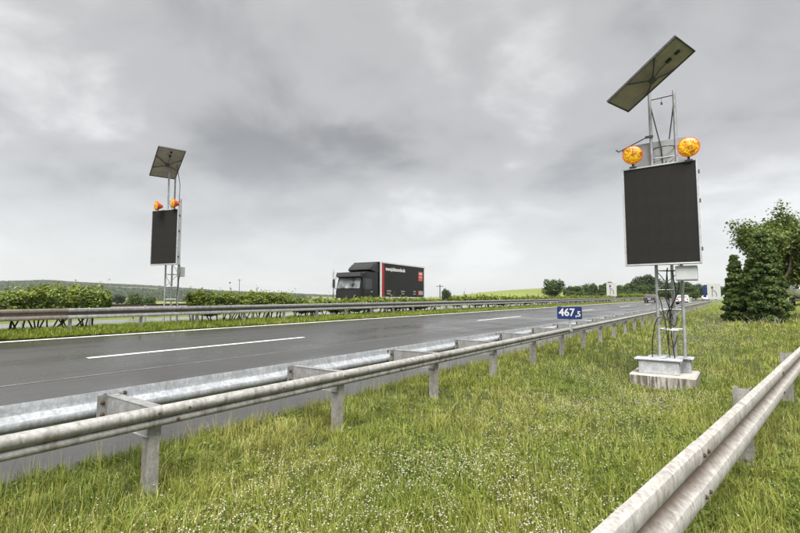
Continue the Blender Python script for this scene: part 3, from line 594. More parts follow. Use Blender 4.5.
m.path([P((tc_[0]+.19*math.cos(a), tc_[1]+.14*math.sin(a), cz)) for a in np.linspace(0, 2*math.pi, 20)], .012, 6); m.build('cable_ring', M['darksteel'], bigm)
m = MB(); m.path([P((tc_[0]+.17*math.cos(a), tc_[1]+.12*math.sin(a), sc((0, 0, .98))[2])) for a in np.linspace(0, 2*math.pi, 24)], .012, 6); m.build('tube_collar', M['mast'], bigm)
def cable(pts, r=.011):
    P_ = [Vector(p) for p in pts]; out = []
    for i in range(len(P_)-1):
        p0, p1, p2, p3 = P_[max(i-1, 0)], P_[i], P_[i+1], P_[min(i+2, len(P_)-1)]
        for t in np.linspace(0, 1, 6, endpoint=False): out.append(.5*((2*p1)+(p2-p0)*t+(2*p0-5*p1+4*p2-p3)*t*t+(3*p1-p0-3*p2+p3)*t**3))
    out.append(P_[-1]); MB().path([P(p) for p in out], r, 6).build('cable', M['cable'], bigm, 60)
mx_, my_ = tc_; by_ = block_z+.28
cable([(mx_-.02, my_-.05, by_+1.75), (mx_-.06, my_-.08, by_+1.2), (mx_+.03, my_-.10, by_+.75), (mx_-.20, my_-.16, by_+.78), (mx_-.30, my_-.18, by_+.40), (mx_-.33, my_-.12, by_+.02)])
cable([(mx_+.05, my_-.02, by_+1.7), (mx_+.10, my_-.10, by_+1.2), (mx_-.05, my_-.10, by_+.85), (mx_+.06, my_-.12, by_+.62), (mx_+.12, my_-.08, by_+.80)])
cable([(mx_+.12, my_, by_+1.75), (mx_+.16, my_-.06, by_+1.35), (mx_+.02, my_-.08, by_+.95), (mx_+.0, my_-.06, by_+.5), (mx_+.04, my_-.04, by_+.0)])
cable([(mx_-.04, my_+.02, by_+1.72), (mx_-.02, my_+.0, by_+.9), (mx_-.05, my_-.05, by_+.35), (mx_+.03, my_-.09, by_+.22), (mx_+.10, my_-.06, by_+.45)], .009)
cable([(t0.x+.02, t0.y-.04, by_+1.3), (mx_-.09, my_-.08, by_+.7), (mx_-.04, my_-.06, by_+.02)], .009)
m = MB(); m.path([P((t0.x, t0.y, zt_-.05)), P((t0.x+.06, t0.y, zt_-.4)), P((t0.x+.17, t0.y+.04, cz)), P((t0.x+.19, t0.y+.05, cz-.5))], .012, 6); m.path([P((t1.x, t1.y, zt_-.05)), P((t1.x-.06, t1.y, zt_-.5)), P((t1.x-.14, t1.y+.02, cz)), P((t0.x+.21, t0.y+.05, cz-.5))], .012, 6); m.build('feeder_cable', M['cable'], bigm)
# the mast in the median
D2 = 16.35; k2 = D2/16.3
def pt(px, py, D): return tuple(atd(px, py, D))
b0 = atd(171, 304, D2); lx, ly = b0[0], b0[1]; gl = gz1(lx, ly)
ax = Vector((math.cos(YAW), math.sin(YAW), 0)); fw = Vector((-math.sin(YAW), math.cos(YAW), 0))
tubesL = [tuple(atd(164.5, 300, D2-.05))[:2], tuple(atd(177.5, 300, D2+.05))[:2], tuple(atd(171.0, 300, D2+.45))[:2]]
angL = YAW-R_(18); bcL = atd(164.6, 237.2, D2-.35); 
solL = (atd(167.3, 163.3, D2), R_(15.6), R_(24.5), 1.644*k2, .8687*k2)
zt2 = solL[0][2]
small, P2 = mast((lx, ly, gl), 'slim solar LED warning sign behind the median guard rail, between two hedge pieces', tubesL, angL, bcL, 1.17, 1.93, solL, [atd(156.3, 205.8, D2-.5), atd(173.0, 203.3, D2-.5)], .16, (-.05, -1, -.03), [zt2-.05, zt2-1.2, zt2-.25], 'solar LED warning signs', gl-.05)
m = MB(); m.box(P2(atd(181, 272, D2)), (.26, .16, .34), None, .01); m.build('control_cabinet', M['boxwhite'], small, 30)
m = MB(); m.path([P2(atd(177, 165, D2)), P2(atd(180, 185, D2)), P2(atd(179, 205, D2)), P2(atd(180, 270, D2))], .012, 6); m.build('cable', M['cable'], small)
m = MB(); m.path([P2(atd(180, 272, D2-.1)), P2(atd(178, 285, D2-.1)), P2(atd(176.5, 300, D2-.1)), P2(atd(176, 312, D2-.1))], .015, 6); m.build('cable', M['cable'], small)
m = MB(); m.box((0, 0, -.04), (.8, .7, .16), None, .02); m.build('foot_slab', M['concrete'], small, 30)

# ------------------------------------------------------------------ kilometre sign
ky = 12.1; kz = RG(0, ky); km = empty('kilometre_sign', (-3.50, ky, kz), 0, 'small blue kilometre plate reading 467,5 on a short post at the guard rail', 'road sign')
MB().path([(0, 0, .42), (0, 0, .95)], .030, 10).build('post', M['galv'], km, 40)
m = MB(); m.box((0, -.03, .60), (.14, .05, .05)); m.build('clamp', M['post'], km)
zc = 1.045
def rrect(w_, h_, r, y, n=5):
    o = []
    for cx, cz, a0 in ((w_/2-r, h_/2-r, 0), (-w_/2+r, h_/2-r, 90), (-w_/2+r, -h_/2+r, 180), (w_/2-r, -h_/2+r, 270)):
        o += [(cx+r*math.cos(R_(a0+90*i/n)), y, cz+r*math.sin(R_(a0+90*i/n))) for i in range(n+1)]
    return o
pz = lambda pts, z: [(x, y, q+z) for x, y, q in pts]
m = MB(); m.poly(pz(rrect(.62, .315, .03, -.036), zc), (0, .004, 0)); plate = m.build('plate', M['blue'], km)
RX = Matrix.Rotation(math.pi/2, 4, 'X')
addtext('467', .265, M['white'], plate, Matrix.Translation((-.065, -.0385, zc+.005)) @ RX, 'numerals', .0012, 'CENTER', .006)
addtext(',5', .19, M['white'], plate, Matrix.Translation((.215, -.0385, zc-.03)) @ RX, 'numerals', .0012, 'CENTER', .005)

# ------------------------------------------------------------------ vehicles
def wheel(parent, x, y, z, r, w_, sgn):
    t = MB().lathe((x-w_/2, y, z), (1, 0, 0), [(r*.62, 0), (r*.93, .004), (r, w_*.16), (r, w_*.84), (r*.93, w_-.004), (r*.62, w_)], 24).build('wheel', M['tyre'], parent, 35)
    xo = x+sgn*w_/2; MB().lathe((xo, y, z), (sgn, 0, 0), [(r*.60, -.03), (r*.60, .004), (r*.50, -.015), (r*.3, -.03), (r*.22, .03), (0, .035)], 20).build('rim', M['rim'], t, 40)
    return t
TX, TY = -22.995, 26.99
truck = empty('box_truck', (TX, TY, float(far_z(TX, TY))), math.pi+R_(5), 'black box truck with red stripe and white lettering driving behind the hedge', 'truck')
BW = 2.5; BZ0, BZ1 = 1.05, 3.76; BL = 7.0
box_ = MB().box((0, -BL/2, (BZ0+BZ1)/2), (BW, BL, BZ1-BZ0), None, .015).build('box_body', M['truckbox'], truck, 30)
tr = MB()
for sx in (-1, 1):
    x = sx*(BW/2+.006)
    tr.box((x, -BL/2, BZ1+.01), (.05, BL+.04, .09)); tr.box((x, -.08, (BZ0+BZ1)/2), (.045, .20, BZ1-BZ0-.05)); tr.box((x, -BL/2-.07, BZ0+.05), (.04, BL-.20, .10)); tr.box((x, -BL+.04, (BZ0+BZ1)/2+.02), (.04, .07, BZ1-BZ0-.12))
tr.build('edge_trim', M['trucktrim'], box_)
for sx in (-1, 1): MB().box((sx*(BW/2+.004), -.36, (BZ0+BZ1)/2+.03), (.012, .34, BZ1-BZ0-.16)).build('red_stripe', M['red'], box_)
sm = Matrix.Rotation(-math.pi/2, 4, 'Z') @ Matrix.Rotation(math.pi/2, 4, 'X')       # lettering on the left flank, read from outside
def flank(body, size, y, z, mat, name='lettering', bold=.01, al='LEFT'):
    addtext(body, size, mat, box_, Matrix.Translation((-BW/2-.004, y, z)) @ sm, name, .002, al, bold)
flank('www.johlenswehr.de', .34, -.75, 3.30, M['white'], 'web_address', .03)
flank('Spedition', .17, -.9, 1.62, M['textgrey'], 'small_print', .004); flank('Logistik', .15, -.9, 1.42, M['textgrey'], 'small_print', .004); flank('Lagerung', .17, -3.0, 1.62, M['textgrey'], 'small_print', .004); flank('Umzug', .15, -3.1, 1.42, M['textgrey'], 'small_print', .003); flank('Telefon', .16, -5.0, 1.62, M['textgrey'], 'small_print', .004); flank('Internet', .14, -5.0, 1.42, M['textgrey'], 'small_print', .004)
def patch(y, z, w_, h_, mat, name): return MB().box((-BW/2-.004, y, z), (.010, w_, h_)).build(name, mat, box_)
lg = patch(-6.3, 2.95, .72, .80, M['logo_red'], 'logo_panel')
for i, z in enumerate((3.17, 2.88)): MB().box((-BW/2-.011, -6.3, z), (.004, .56, .05 if i else .12)).build('logo_bar', M['white'], lg)
patch(-6.15, 1.52, .42, .34, M['logo_orange'], 'logo_panel'); patch(-6.56, 1.52, .34, .34, M['logo_blue'], 'logo_panel')
m = MB()
for z in (2.05, 2.75): m.box((-BW/2-.003, -BL/2-.2, z), (.006, BL-.8, .012))
m.build('panel_seam', M['black'], box_)
# chassis, skirts, wheels
m = MB()
for sx in (-1, 1): m.box((sx*.43, -2.4, .82), (.09, 9.2, .24))
m.box((0, -7.05, .62), (2.2, .12, .14)); m.build('chassis', M['black'], truck)
for sx in (-1, 1):
    MB().box((sx*1.15, -3.1, .72), (.06, 2.6, .5), None, .02).build('side_guard', M['truckbox'], truck)
    wheel(truck, sx*1.0, 1.25, .5, .5, .30, sx); wheel(truck, sx*.98, -5.5, .5, .5, .52, sx)
m = MB(); m.box((-1.16, -7.30, .75), (.30, .04, .12)); m.box((1.16, -7.30, .75), (.30, .04, .12)); m.build('tail_light', M['tail'], truck)
# cab: side profile extruded, chamfered towards the nose
prof = [(.22, .55), (2.28, .55), (2.36, .75), (2.36, 1.55), (2.30, 1.72), (2.02, 2.62), (1.90, 2.86), (1.60, 2.98), (.22, 3.00)]
hw = 1.17; rings = []
for x, ins in ((-hw, .10), (-hw+.07, .0), (hw-.07, 0), (hw, .10)):
    rings.append([(x, .22+(y-.22)*(1-ins*.55) if y > 1 else y, z if z < 2.8 else z-ins*.5) for y, z in prof])
cab = MB().quadstrip(rings).build('cab', M['truckblack'], truck, 35)
def wq(pts, th, name, mat, parent): return MB().poly(pts, th).build(name, mat, parent)
ws = wq([(-1.02, 2.318, 1.74), (1.02, 2.318, 1.74), (.96, 2.075, 2.50), (-.96, 2.075, 2.50)], (0, .014, .006), 'windscreen', M['windscreen'], cab)
for sx in (-1, 1):
    wx = [(sx*1.172, 2.02, 1.70), (sx*1.172, 1.02, 1.70), (sx*1.172, 1.02, 2.45), (sx*1.172, 1.80, 2.45)]
    d = MB(); d.poly([(sx*1.168, 2.12, .98), (sx*1.168, .90, .98), (sx*1.168, .90, 2.58), (sx*1.168, 1.82, 2.58)], (sx*.010, 0, 0)); dr = d.build('door', M['truckblack'], cab)
    wq([(x+sx*.008, y, z) for x, y, z in wx], (sx*.008, 0, 0), 'window', M['glass'], dr)
    MB().box((sx*1.19, 1.04, 1.52), (.03, .18, .04)).build('handle', M['trucktrim'], dr)
    mm = MB(); mm.path([(sx*1.16, 2.12, 2.50), (sx*1.38, 2.26, 2.46)], .02, 6); mm.path([(sx*1.16, 2.2, 1.75), (sx*1.38, 2.26, 1.75)], .02, 6); mm.box((sx*1.40, 2.25, 2.12), (.20, .09, .62), None, .03); mm.build('mirror', M['black'], cab, 30)
    MB().box((sx*.88, 2.372, .92), (.42, .04, .22), None, .01).build('headlight', M['lampglass'], cab)
    MB().box((sx*1.02, 1.85, .52), (.30, .5, .08)).build('step', M['black'], cab)
m = MB(); m.poly([(-1.10, 2.06, 2.54), (1.10, 2.06, 2.54), (1.10, 2.40, 2.62), (-1.10, 2.40, 2.62)], (0, -.12, .30)); m.build('sun_visor', M['black'], cab, 30)
m = MB()
for i in range(5): m.box((0, 2.375, 1.08+.11*i), (1.5, .02, .05))
m.build('grille', M['black'], cab); m = MB(); m.path([(-.55, 2.34, 1.74), (.05, 2.33, 1.80)], .012, 5); m.path([(.1, 2.34, 1.74), (.7, 2.33, 1.80)], .012, 5); m.build('wiper', M['black'], cab)
MB().box((0, 2.36, .68), (2.32, .10, .26), None, .03).build('bumper', M['fairing'], cab, 30)
# air deflector bulging from the box front over the cab roof
fp = [(.0, 3.70), (.18, 3.74), (.55, 3.62), (.98, 3.30), (1.06, 3.18), (.0, 3.04)]
rings = [[(x, y*k, z-(.0 if k == 1 else .10)) for y, z in fp] for x, k in ((-1.12, .72), (-1.00, 1), (1.00, 1), (1.12, .72))]
MB().quadstrip(rings).build('roof_fairing', M['fairing'], truck, 40)
MB().box((0, .03, 3.76), (2.46, .10, .09), None, .02).build('roof_edge', M['truckblack'], truck)

def car(loc, paint, label, sx=1.0, height=1.0):
    """heading +y; hatchback or estate seen from the rear"""
    root = empty('car', loc, 0, label, 'car', 'cars on the near carriageway')
    low = [(-2.10, .32), (-2.16, .55), (-2.12, .86), (-1.98, 1.00), (-.9, 1.02), (.75, .98), (1.75, .86), (2.12, .70), (2.18, .48), (2.10, .30)]
    rings = [[(x, y*k, (.30+(z-.30)*kz)) for y, z in low] for x, k, kz in ((-.88, .96, .93), (-.80, 1, 1), (.80, 1, 1), (.88, .96, .93))]
    body = MB().quadstrip(rings).build('body', paint, root, 40)
    g = [(-1.96, .99), (-1.70, 1.36), (-1.30, 1.47), (.10, 1.49), (.45, 1.40), (1.02, .99)]
    rings = [[(x*(1 if z < 1.1 else tp), y, z*1.0) for y, z in g] for x, tp in ((-.82, .80), (.82, .80))]
    cabn = MB().quadstrip(rings).build('cabin', paint, root, 30)
    m = MB(); m.poly([(-.68, -1.935, 1.06), (.68, -1.935, 1.06), (.58, -1.745, 1.32), (-.58, -1.745, 1.32)], (0, -.012, .004)); m.build('rear_window', M['glass'], cabn)
    m = MB(); m.poly([(-.70, .96, 1.04), (.70, .96, 1.04), (.58, .48, 1.38), (-.58, .48, 1.38)], (0, .012, .006)); m.build('windscreen', M['glass'], cabn)
    for s in (-1, 1):
        m = MB(); m.poly([(s*.822, -1.62, 1.05), (s*.822, .78, 1.05), (s*.70, .34, 1.37), (s*.69, -1.36, 1.38)], (s*.012, 0, .004)); m.build('side_window', M['glass'], cabn)
        MB().box((s*.70, -2.135, .84), (.24, .05, .20), None, .01).build('tail_light', M['tail'], body); MB().box((s*.64, 2.10, .68), (.30, .08, .13), None, .01).build('headlight', M['lampglass'], body)
        for y in (-1.30, 1.32): wheel(root, s*.78, y, .32, .32, .21, s)
        MB().box((s*.98, .62, 1.06), (.20, .10, .13), None, .02).build('mirror', paint, body)
    MB().box((0, -2.175, .62), (.52, .02, .12)).build('number_plate', M['white'], body); MB().box((0, -2.13, .42), (1.60, .10, .20), None, .03).build('rear_bumper', M['plastic'], body)
    return root
def cz_(x, y): return float(road_z(x, y))
car((-6.95, 84, cz_(-6.95, 84)), M['carwhite'], 'white hatchback driving away in the right-hand lane, seen beside the sign mast')
car((-12.9, 95, cz_(-12.9, 95)), M['cardark'], 'dark grey car driving away in the left-hand lane')
car((-6.0, 128, cz_(-6, 128)), M['carsilver'], 'silver car farthest along the near carriageway, below the white lane board')
# parked tank trailer behind the conifers
tk = empty('tank_trailer', (6.35, 72, gz1(6.35, 72)), 0, 'silver tank trailer with a white round hatch parked behind the conifers', 'trailer')
def rr2(w_, h_, r, y, z): return pz(rrect(w_, h_, r, y), z)
gzt = 2.25
rings = [rr2(2.5*k, 2.5*k, 1.0*k, y, gzt-.75+.75) for k, y in ((.5, -.20), (.8, -.14), (.94, -.05), (1, .08), (1, 8.8), (.9, 9.0))]
tb = MB().quadstrip(rings).build('tank', M['tank'], tk, 40); MB().lathe((.0, -.19, gzt), (0, -1, 0), [(.62, -.05), (.62, .05), (.56, .07), (.5, .05), (0, .07)], 28).build('hatch', M['white'], tb, 40)
m = MB(); m.quadstrip([rr2(2.54, 2.54, 1.02, y, gzt) for y in (.06, .16)]); m.build('tank_band', M['alu'], tb, 40)
m = MB(); m.box((0, 4.5, .88), (1.0, 8.6, .2)); m.box((0, .0, .62), (2.3, .12, .18)); m.build('chassis', M['black'], tk)
for s in (-1, 1):
    for y in (1.6, 2.9, 4.2): wheel(tk, s*1.02, y, .5, .5, .36, s)
    MB().box((s*.45, -.08, .62), (.30, .05, .12)).build('tail_light', M['tail'], tk)

# ------------------------------------------------------------------ far road signs
def lane_board(loc, w_, h_, label, flip, zb):
    r = empty('lane_board', loc, 0, label, 'road sign', 'white lane boards')
    for s in (-1, 1): MB().path([(s*w_*.32, .03, -.3), (s*w_*.32, .03, zb+h_)], .04, 8).build('post', M['galv'], r, 40)
    b = MB().poly(pz(rrect(w_, h_, .08, -.03), zb+h_/2), (0, .03, 0)).build('board', M['board'], r); c = zb+h_/2
    m = MB()     # merging-lane symbol: a straight arrow and a line swinging into it
    def bar(p, q, t=.085):
        p = Vector(p); q = Vector(q); d = (q-p); n = Vector((-d.z, 0, d.x)).normalized()*t/2; m.poly([p+n, p-n, q-n, q+n], (0, .006, 0))
    y = -.0365; f_ = -1 if flip else 1
    bar((.22*f_, y, c-.8), (.22*f_, y, c+.55)); m.poly([(.22*f_-.19, y, c+.5), (.22*f_+.19, y, c+.5), (.22*f_, y, c+.95)], (0, .006, 0))
    m.build('arrow', M['black'], b)
    m = MB(); bar((-.30*f_, y, c-.8), (-.30*f_, y, c-.2)); bar((-.30*f_, y, c-.22), (.10*f_, y, c+.22)); m.build('arrow', M['black'], b); return r
lane_board((-18.1, 88, gz1(-18.1, 88)), 1.65, 2.35, 'white lane board with black arrow standing in the median beyond the hedge', True, 1.0)
lane_board((-3.1, 88, gz1(-3.1, 88)), 1.75, 2.45, 'white lane board with black arrow beside a blue strip, past the conifers', True, .9)
r = empty('blue_board', (-4.35, 88.3, gz1(-4.35, 88.3)), 0, 'narrow blue board standing against the white lane board', 'road sign')
MB().poly(pz(rrect(.42, 1.9, .04, -.02), 2.1), (0, .03, 0)).build('board', M['blue'], r); MB().path([(0, .04, -.3), (0, .04, 3.0)], .035, 8).build('post', M['galv'], r, 40)
r = empty('small_white_board', (-17.4, 262, gz1(-17.4, 262)), 0, 'plain small white board far down the median', 'road sign')
MB().poly(pz(rrect(2.4, 2.5, .08, -.02), 2.3), (0, .04, 0)).build('board', M['board'], r); MB().path([(0, .06, -.3), (0, .06, 3.4)], .06, 8).build('post', M['galv'], r, 40)
# utility pole and lean pole far out in the fields
def pole(px, top, D, label):
    p = atd(px, 300, D); g = gz1(p[0], p[1]); h = atd(px, top, D)[2]-g
    r = empty('utility_pole', (p[0], p[1], g), .4, label, 'pole', 'utility poles in the fields'); MB().path([(0, 0, -.5), (0, 0, h)], [.14, .09], 8).build('shaft', M['bark'], r, 40)
    m = MB(); m.box((0, 0, h-.35), (1.5, .10, .12)); m.build('cross_arm', M['bark'], r); return r
pole(440, 284.5, 95, 'wooden utility pole standing beside a small round bush past the truck')
pole(239, 279, 170, 'thin utility pole rising above the clipped hedge piece beside the sign mast')

# ------------------------------------------------------------------ hedges in the median
def hedge(y0, y1, label, ztop, zlow, dens, lsz, gaps=.0, width=1.25, stems=3.0):
    xh = -17.85; L_ = y1-y0; g0 = float(grade(y0)); r = empty('hedge', (xh, (y0+y1)/2, MG(0, (y0+y1)/2)), 0, label, 'hedge', 'clipped hedges in the median'); yc = (y0+y1)/2; base = MG(0, yc)
    n = int(dens*L_); yy = rng.uniform(y0, y1, n); a = rng.uniform(0, 2*math.pi, n); q = rng.uniform(.35, 1, n)**.5
    top = ztop+.16*(fbm(yy*.9, yy*0, 61)-.5)*2+.10*(vnoise(yy*4, yy*0, 63)-.5)*2; low = zlow+.22*(fbm(yy*1.2, yy*0+5, 62)-.5)*2
    endf = np.minimum(1, np.minimum(yy-y0, y1-yy)/.55); endf = np.sqrt(np.clip(1-(1-endf)**2, .02, 1))
    cz = (top+low)/2; hz = (top-low)/2*(.35+.65*endf); hx = width/2*(.35+.65*endf)*(1+.25*(vnoise(yy*1.7, a*1.5, 64)-.5)*2)
    ca, sa = np.cos(a), np.sin(a); p_ = .75
    ex = np.sign(ca)*np.abs(ca)**p_; ez = np.sign(sa)*np.abs(sa)**p_; jit = 1+.16*(vnoise(yy*3.1+9, a*2.2, 65)-.5)*2
    c = np.stack([ex*q*hx*jit, yy-yc, cz+ez*q*hz*jit+grade(yy)-float(grade(yc))], 1)
    # young shoots above the clipped top
    ns = int(22*L_); sy = rng.uniform(y0+.1, y1-.1, ns); st = np.interp(sy, np.sort(yy), top[np.argsort(yy)]); sh = []; 
    for i in range(ns):
        k = rng.integers(3, 9); sx_ = rng.normal(0, width*.28); hh = rng.gamma(2.0, .065); t = rng.uniform(0, 1, k); sh.append(np.stack([sx_+rng.normal(0, .02, k), sy[i]-yc+rng.normal(0, .025, k), st[i]-.05+t*hh+float(grade(sy[i]))-float(grade(yc))], 1))
    sh = np.concatenate(sh); out = np.stack([ex, 0*ex, ez+.5], 1); out2 = np.tile([0, 0, 1.0], (len(sh), 1))
    rel = (c[:, 2]-low)/(top-low+1e-6); rnd = np.clip(.18+.52*np.clip(rel, 0, 1)+rng.normal(0, .15, n), 0, 1); rnd = np.clip(rng.normal(.45, .2, n)+.12*np.clip(rel-.6, -1, .4), 0, 1)
    V, F_, Rn = leaves(np.concatenate([c, sh]), np.concatenate([out, out2]), lsz, np.concatenate([rnd, np.clip(rng.normal(.78, .12, len(sh)), 0, 1)]), .6, .55)
    o = bpy.data.objects.new('crown', npmesh('crown', V, F_, Rn, M['hedge'])); COL.objects.link(o); o.parent = r
    k = 0
    for y in np.arange(y0+.25, y1-.2, 1/stems):
        m = MB(); yb = y-yc+rng.normal(0, .05)
        for b in range(rng.integers(2, 5)):
            dx, dy = rng.normal(0, .22), rng.normal(0, .28); x0 = rng.normal(0, .08)
            m.path([(x0, yb+rng.normal(0, .04), -.1), (x0+dx*.4, yb+dy*.5, zlow*.5), (x0+dx, yb+dy, zlow+.12), (x0+dx*1.2, yb+dy*1.3, (zlow+ztop)/2)], [.030, .024, .017, .008], 6, False)
        m.build('stem', M['darkbark'], r)
    return r
hedge(-3.0, 7.0, 'clipped hedge on bare dark stems behind the brown stained rail section', 1.34, .47, 3000, .095)
hedge(10.0, 15.1, 'short clipped hedge piece just past the slim sign mast', 1.34, .48, 3000, .095)
hedge(15.45, 29.0, 'long clipped hedge piece in front of the black box truck', .94, .32, 2000, .105, stems=2.2)
hedge(31.0, 86.0, 'low clipped hedge running on along the median past the truck to the white lane board', .92, .40, 800, .16, stems=.8)
hedge(92.0, 210.0, 'farthest clipped hedge of the median, beyond the white lane board', 1.25, .4, 260, .26, stems=.25)

# ------------------------------------------------------------------ trees
def limb_tree(name, loc, label, h, crown_r, seed, leaf, n_leaf, mat, group=None, trunk_h=.28, cat='tree', spread=1.0, lift=1.0):
    rs = np.random.default_rng(seed); r = empty(name, loc, 0, label, cat, group); m = MB(); tips = []
    def grow(p, d, ln, rad, lev):
        pts = [p]; q = p.copy(); dd = d.copy()
        for i in range(4):
            dd = (dd+Vector(rs.normal(0, .16, 3))+Vector((0, 0, .05*lift))).normalized(); q = q+dd*ln/4; pts.append(q.copy())
            if lev >= 2: tips.append((q.copy(), dd.copy()))
        m.path(pts, [rad, rad*.88, rad*.75, rad*.62, rad*.5], 7 if lev == 0 else 5, False)
        if lev < 3:
            for b in range(5 if lev == 0 else 4):
                t = rs.uniform(.35, 1.0) if lev else rs.uniform(.55, 1.0); base = pts[min(4, int(t*4))]; ang = rs.uniform(0, 2*math.pi)
                side = Vector((math.cos(ang), math.sin(ang), rs.uniform(-.1, .5))); nd = (dd*.55+side*.85*spread).normalized(); grow(base, nd, ln*rs.uniform(.5, .78), rad*.5, lev+1)
    grow(Vector((0, 0, -.2)), Vector((rs.normal(0, .05), rs.normal(0, .05), 1)), h*.5, h*.022+.02, 0)
    m.build('trunk', M['bark'], r, 60)
    T = np.array([t[0] for t in tips]); Dv = np.array([t[1] for t in tips]); top = T[:, 2].max(); T[:, 2] *= 1
    T = T[T[:, 2] > trunk_h*top]; idx = rs.integers(0, len(T), n_leaf); c = T[idx]+rs.normal(0, crown_r, (n_leaf, 3)); ctr = T.mean(0); out = c-ctr; out /= np.linalg.norm(out, axis=1)[:, None]+1e-6; out[:, 2] += .5
    cl = rs.uniform(0, 1, len(T))[idx]; rnd = np.clip(.2+.35*cl+rs.normal(.12, .14, n_leaf), 0, 1)
    V, F_, Rn = leaves(c, out, leaf, rnd, .65, .8); o = bpy.data.objects.new('crown', npmesh('crown', V, F_, Rn, mat)); COL.objects.link(o); o.parent = r
    k = h/(top+crown_r); r.scale = (k, k, k); return r
def conifer(loc, label, h, rad, seed, n, lsz, cat='conifer', group='conifers beside the verge', top_bush=.0):
    rs = np.random.default_rng(seed); r = empty('conifer', loc, rs.uniform(0, 6), label, cat, group)
    nc = 210; u = rs.uniform(0, 1, nc)**.85; zc = h*(.03+.95*u); prof = lambda t: rad*np.clip((1-t)**.80*(.80+.20*np.clip(t*5, 0, 1)), .05, 2)
    an = rs.uniform(0, 2*math.pi, nc); rr_ = prof(zc/h)*rs.uniform(.62, 1.05, nc); C_ = np.stack([rr_*np.cos(an), rr_*np.sin(an), zc], 1); cs = rad*rs.uniform(.12, .26, nc)
    i = rs.integers(0, nc, n); dirn = rs.normal(0, 1, (n, 3)); dirn /= np.linalg.norm(dirn, axis=1)[:, None]; c = C_[i]+dirn*cs[i][:, None]*rs.uniform(.5, 1, n)[:, None]*np.array([1, 1, .62])
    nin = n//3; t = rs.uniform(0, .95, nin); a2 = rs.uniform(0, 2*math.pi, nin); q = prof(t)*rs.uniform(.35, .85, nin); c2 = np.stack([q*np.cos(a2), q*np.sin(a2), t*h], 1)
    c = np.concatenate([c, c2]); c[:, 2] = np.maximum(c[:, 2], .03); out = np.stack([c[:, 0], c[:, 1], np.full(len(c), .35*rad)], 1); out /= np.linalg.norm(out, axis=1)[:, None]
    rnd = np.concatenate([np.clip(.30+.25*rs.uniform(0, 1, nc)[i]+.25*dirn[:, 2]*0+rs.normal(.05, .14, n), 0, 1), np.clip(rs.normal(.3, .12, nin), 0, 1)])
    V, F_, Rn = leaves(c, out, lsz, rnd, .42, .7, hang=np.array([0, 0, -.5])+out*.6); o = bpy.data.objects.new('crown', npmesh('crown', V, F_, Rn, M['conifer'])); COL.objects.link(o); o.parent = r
    MB().path([(0, 0, -.2), (0, 0, h*.5), (0, 0, h*.92)], [.11, .07, .02], 8, False).build('trunk', M['bark'], r, 60); return r
def at_ground(px, D): p = atd(px, 300, D); return (p[0], p[1], gz1(p[0], p[1])-.05)
D0 = 25.0
conifer(at_ground(736, D0+1.2), 'narrow dark conifer at the edge of the grass, beside the broad conifer', 3.9, .80, 41, 26000, .13)
conifer(at_ground(766, D0), 'broad bushy conifer touching the grass with pale dead twigs at its foot', 5.0, 1.32, 42, 42000, .13)
conifer(at_ground(752, D0+2.4), 'middle conifer squeezed between the narrow and the broad one', 3.7, .85, 44, 24000, .13)
limb_tree('broadleaf_tree', at_ground(777, D0+2.2), 'loose broadleaf tree rising behind the conifers', 7.2, .20, 55, .13, 36000, M['broadleaf'], None, trunk_h=.15, spread=.85, lift=3.0)
limb_tree('broadleaf_tree', at_ground(825, D0+5.5), 'broadleaf tree half behind the broad conifer, next to the tank trailer', 7.4, .22, 61, .14, 22000, M['broadleaf'], None, trunk_h=.3, spread=.9, lift=2.0)
# pale dead twigs at the conifers' foot
p0 = at_ground(766, D0-1.55)
tw = empty('dead_twigs', p0, 0, 'pale dead twigs lying at the foot of the broad conifer', 'twigs'); M['twig'] = plain('pale_dead_wood', (.30, .27, .22), .8)
for i in range(22):
    x, y = rng.normal(0, .75), rng.normal(0, .2); d = rng.normal(0, .22, 2); z = gz1(p0[0]+x, p0[1]+y)-p0[2]; MB().path([(x, y, z-.03), (x+d[0]*.5, y+d[1]*.5, z+.15), (x+d[0], y+d[1], z+rng.uniform(.2, .45))], [.009, .007, .004], 4, False).build('twig', M['twig'], tw)
# far trees beyond the opposite carriageway, three forms shared between copies
def far_proto(seed, mat, tall): 
    rs = np.random.default_rng(seed); nc = 26; C_ = rs.normal(0, 1, (nc, 3)); C_ /= np.linalg.norm(C_, axis=1)[:, None]; C_ *= rs.uniform(.35, 1, nc)[:, None]; C_ = C_*np.array([.36, .36, .34*tall])+np.array([0, 0, .60]); cs = rs.uniform(.10, .19, nc)
    n = 4200; i = rs.integers(0, nc, n); d = rs.normal(0, 1, (n, 3)); d /= np.linalg.norm(d, axis=1)[:, None]; c = C_[i]+d*cs[i][:, None]*rs.uniform(.5, 1.1, n)[:, None]; c[:, 2] = np.clip(c[:, 2], .06, 1.02)
    out = d+np.array([0, 0, .4]); rnd = np.clip(.25+.4*rs.uniform(0, 1, nc)[i]+rs.normal(0, .12, n), 0, 1); V, F_, Rn = leaves(c, out, .055, rnd, .7, .8)
    t = MB(); t.path([(0, 0, -.05), (.01, 0, .3), (0, .01, .7)], [.028, .02, .006], 6, False)
    for k in range(5): t.path([(0, 0, .28+.06*k)]+[tuple(C_[k])], [.012, .004], 5, False)
    return npmesh('crown', V, F_, Rn, mat), t.mesh('trunk')
protos = [far_proto(71, M['fartree'], 1), far_proto(72, M['fartree'], 1.15), far_proto(73, M['fardark'], .9)]
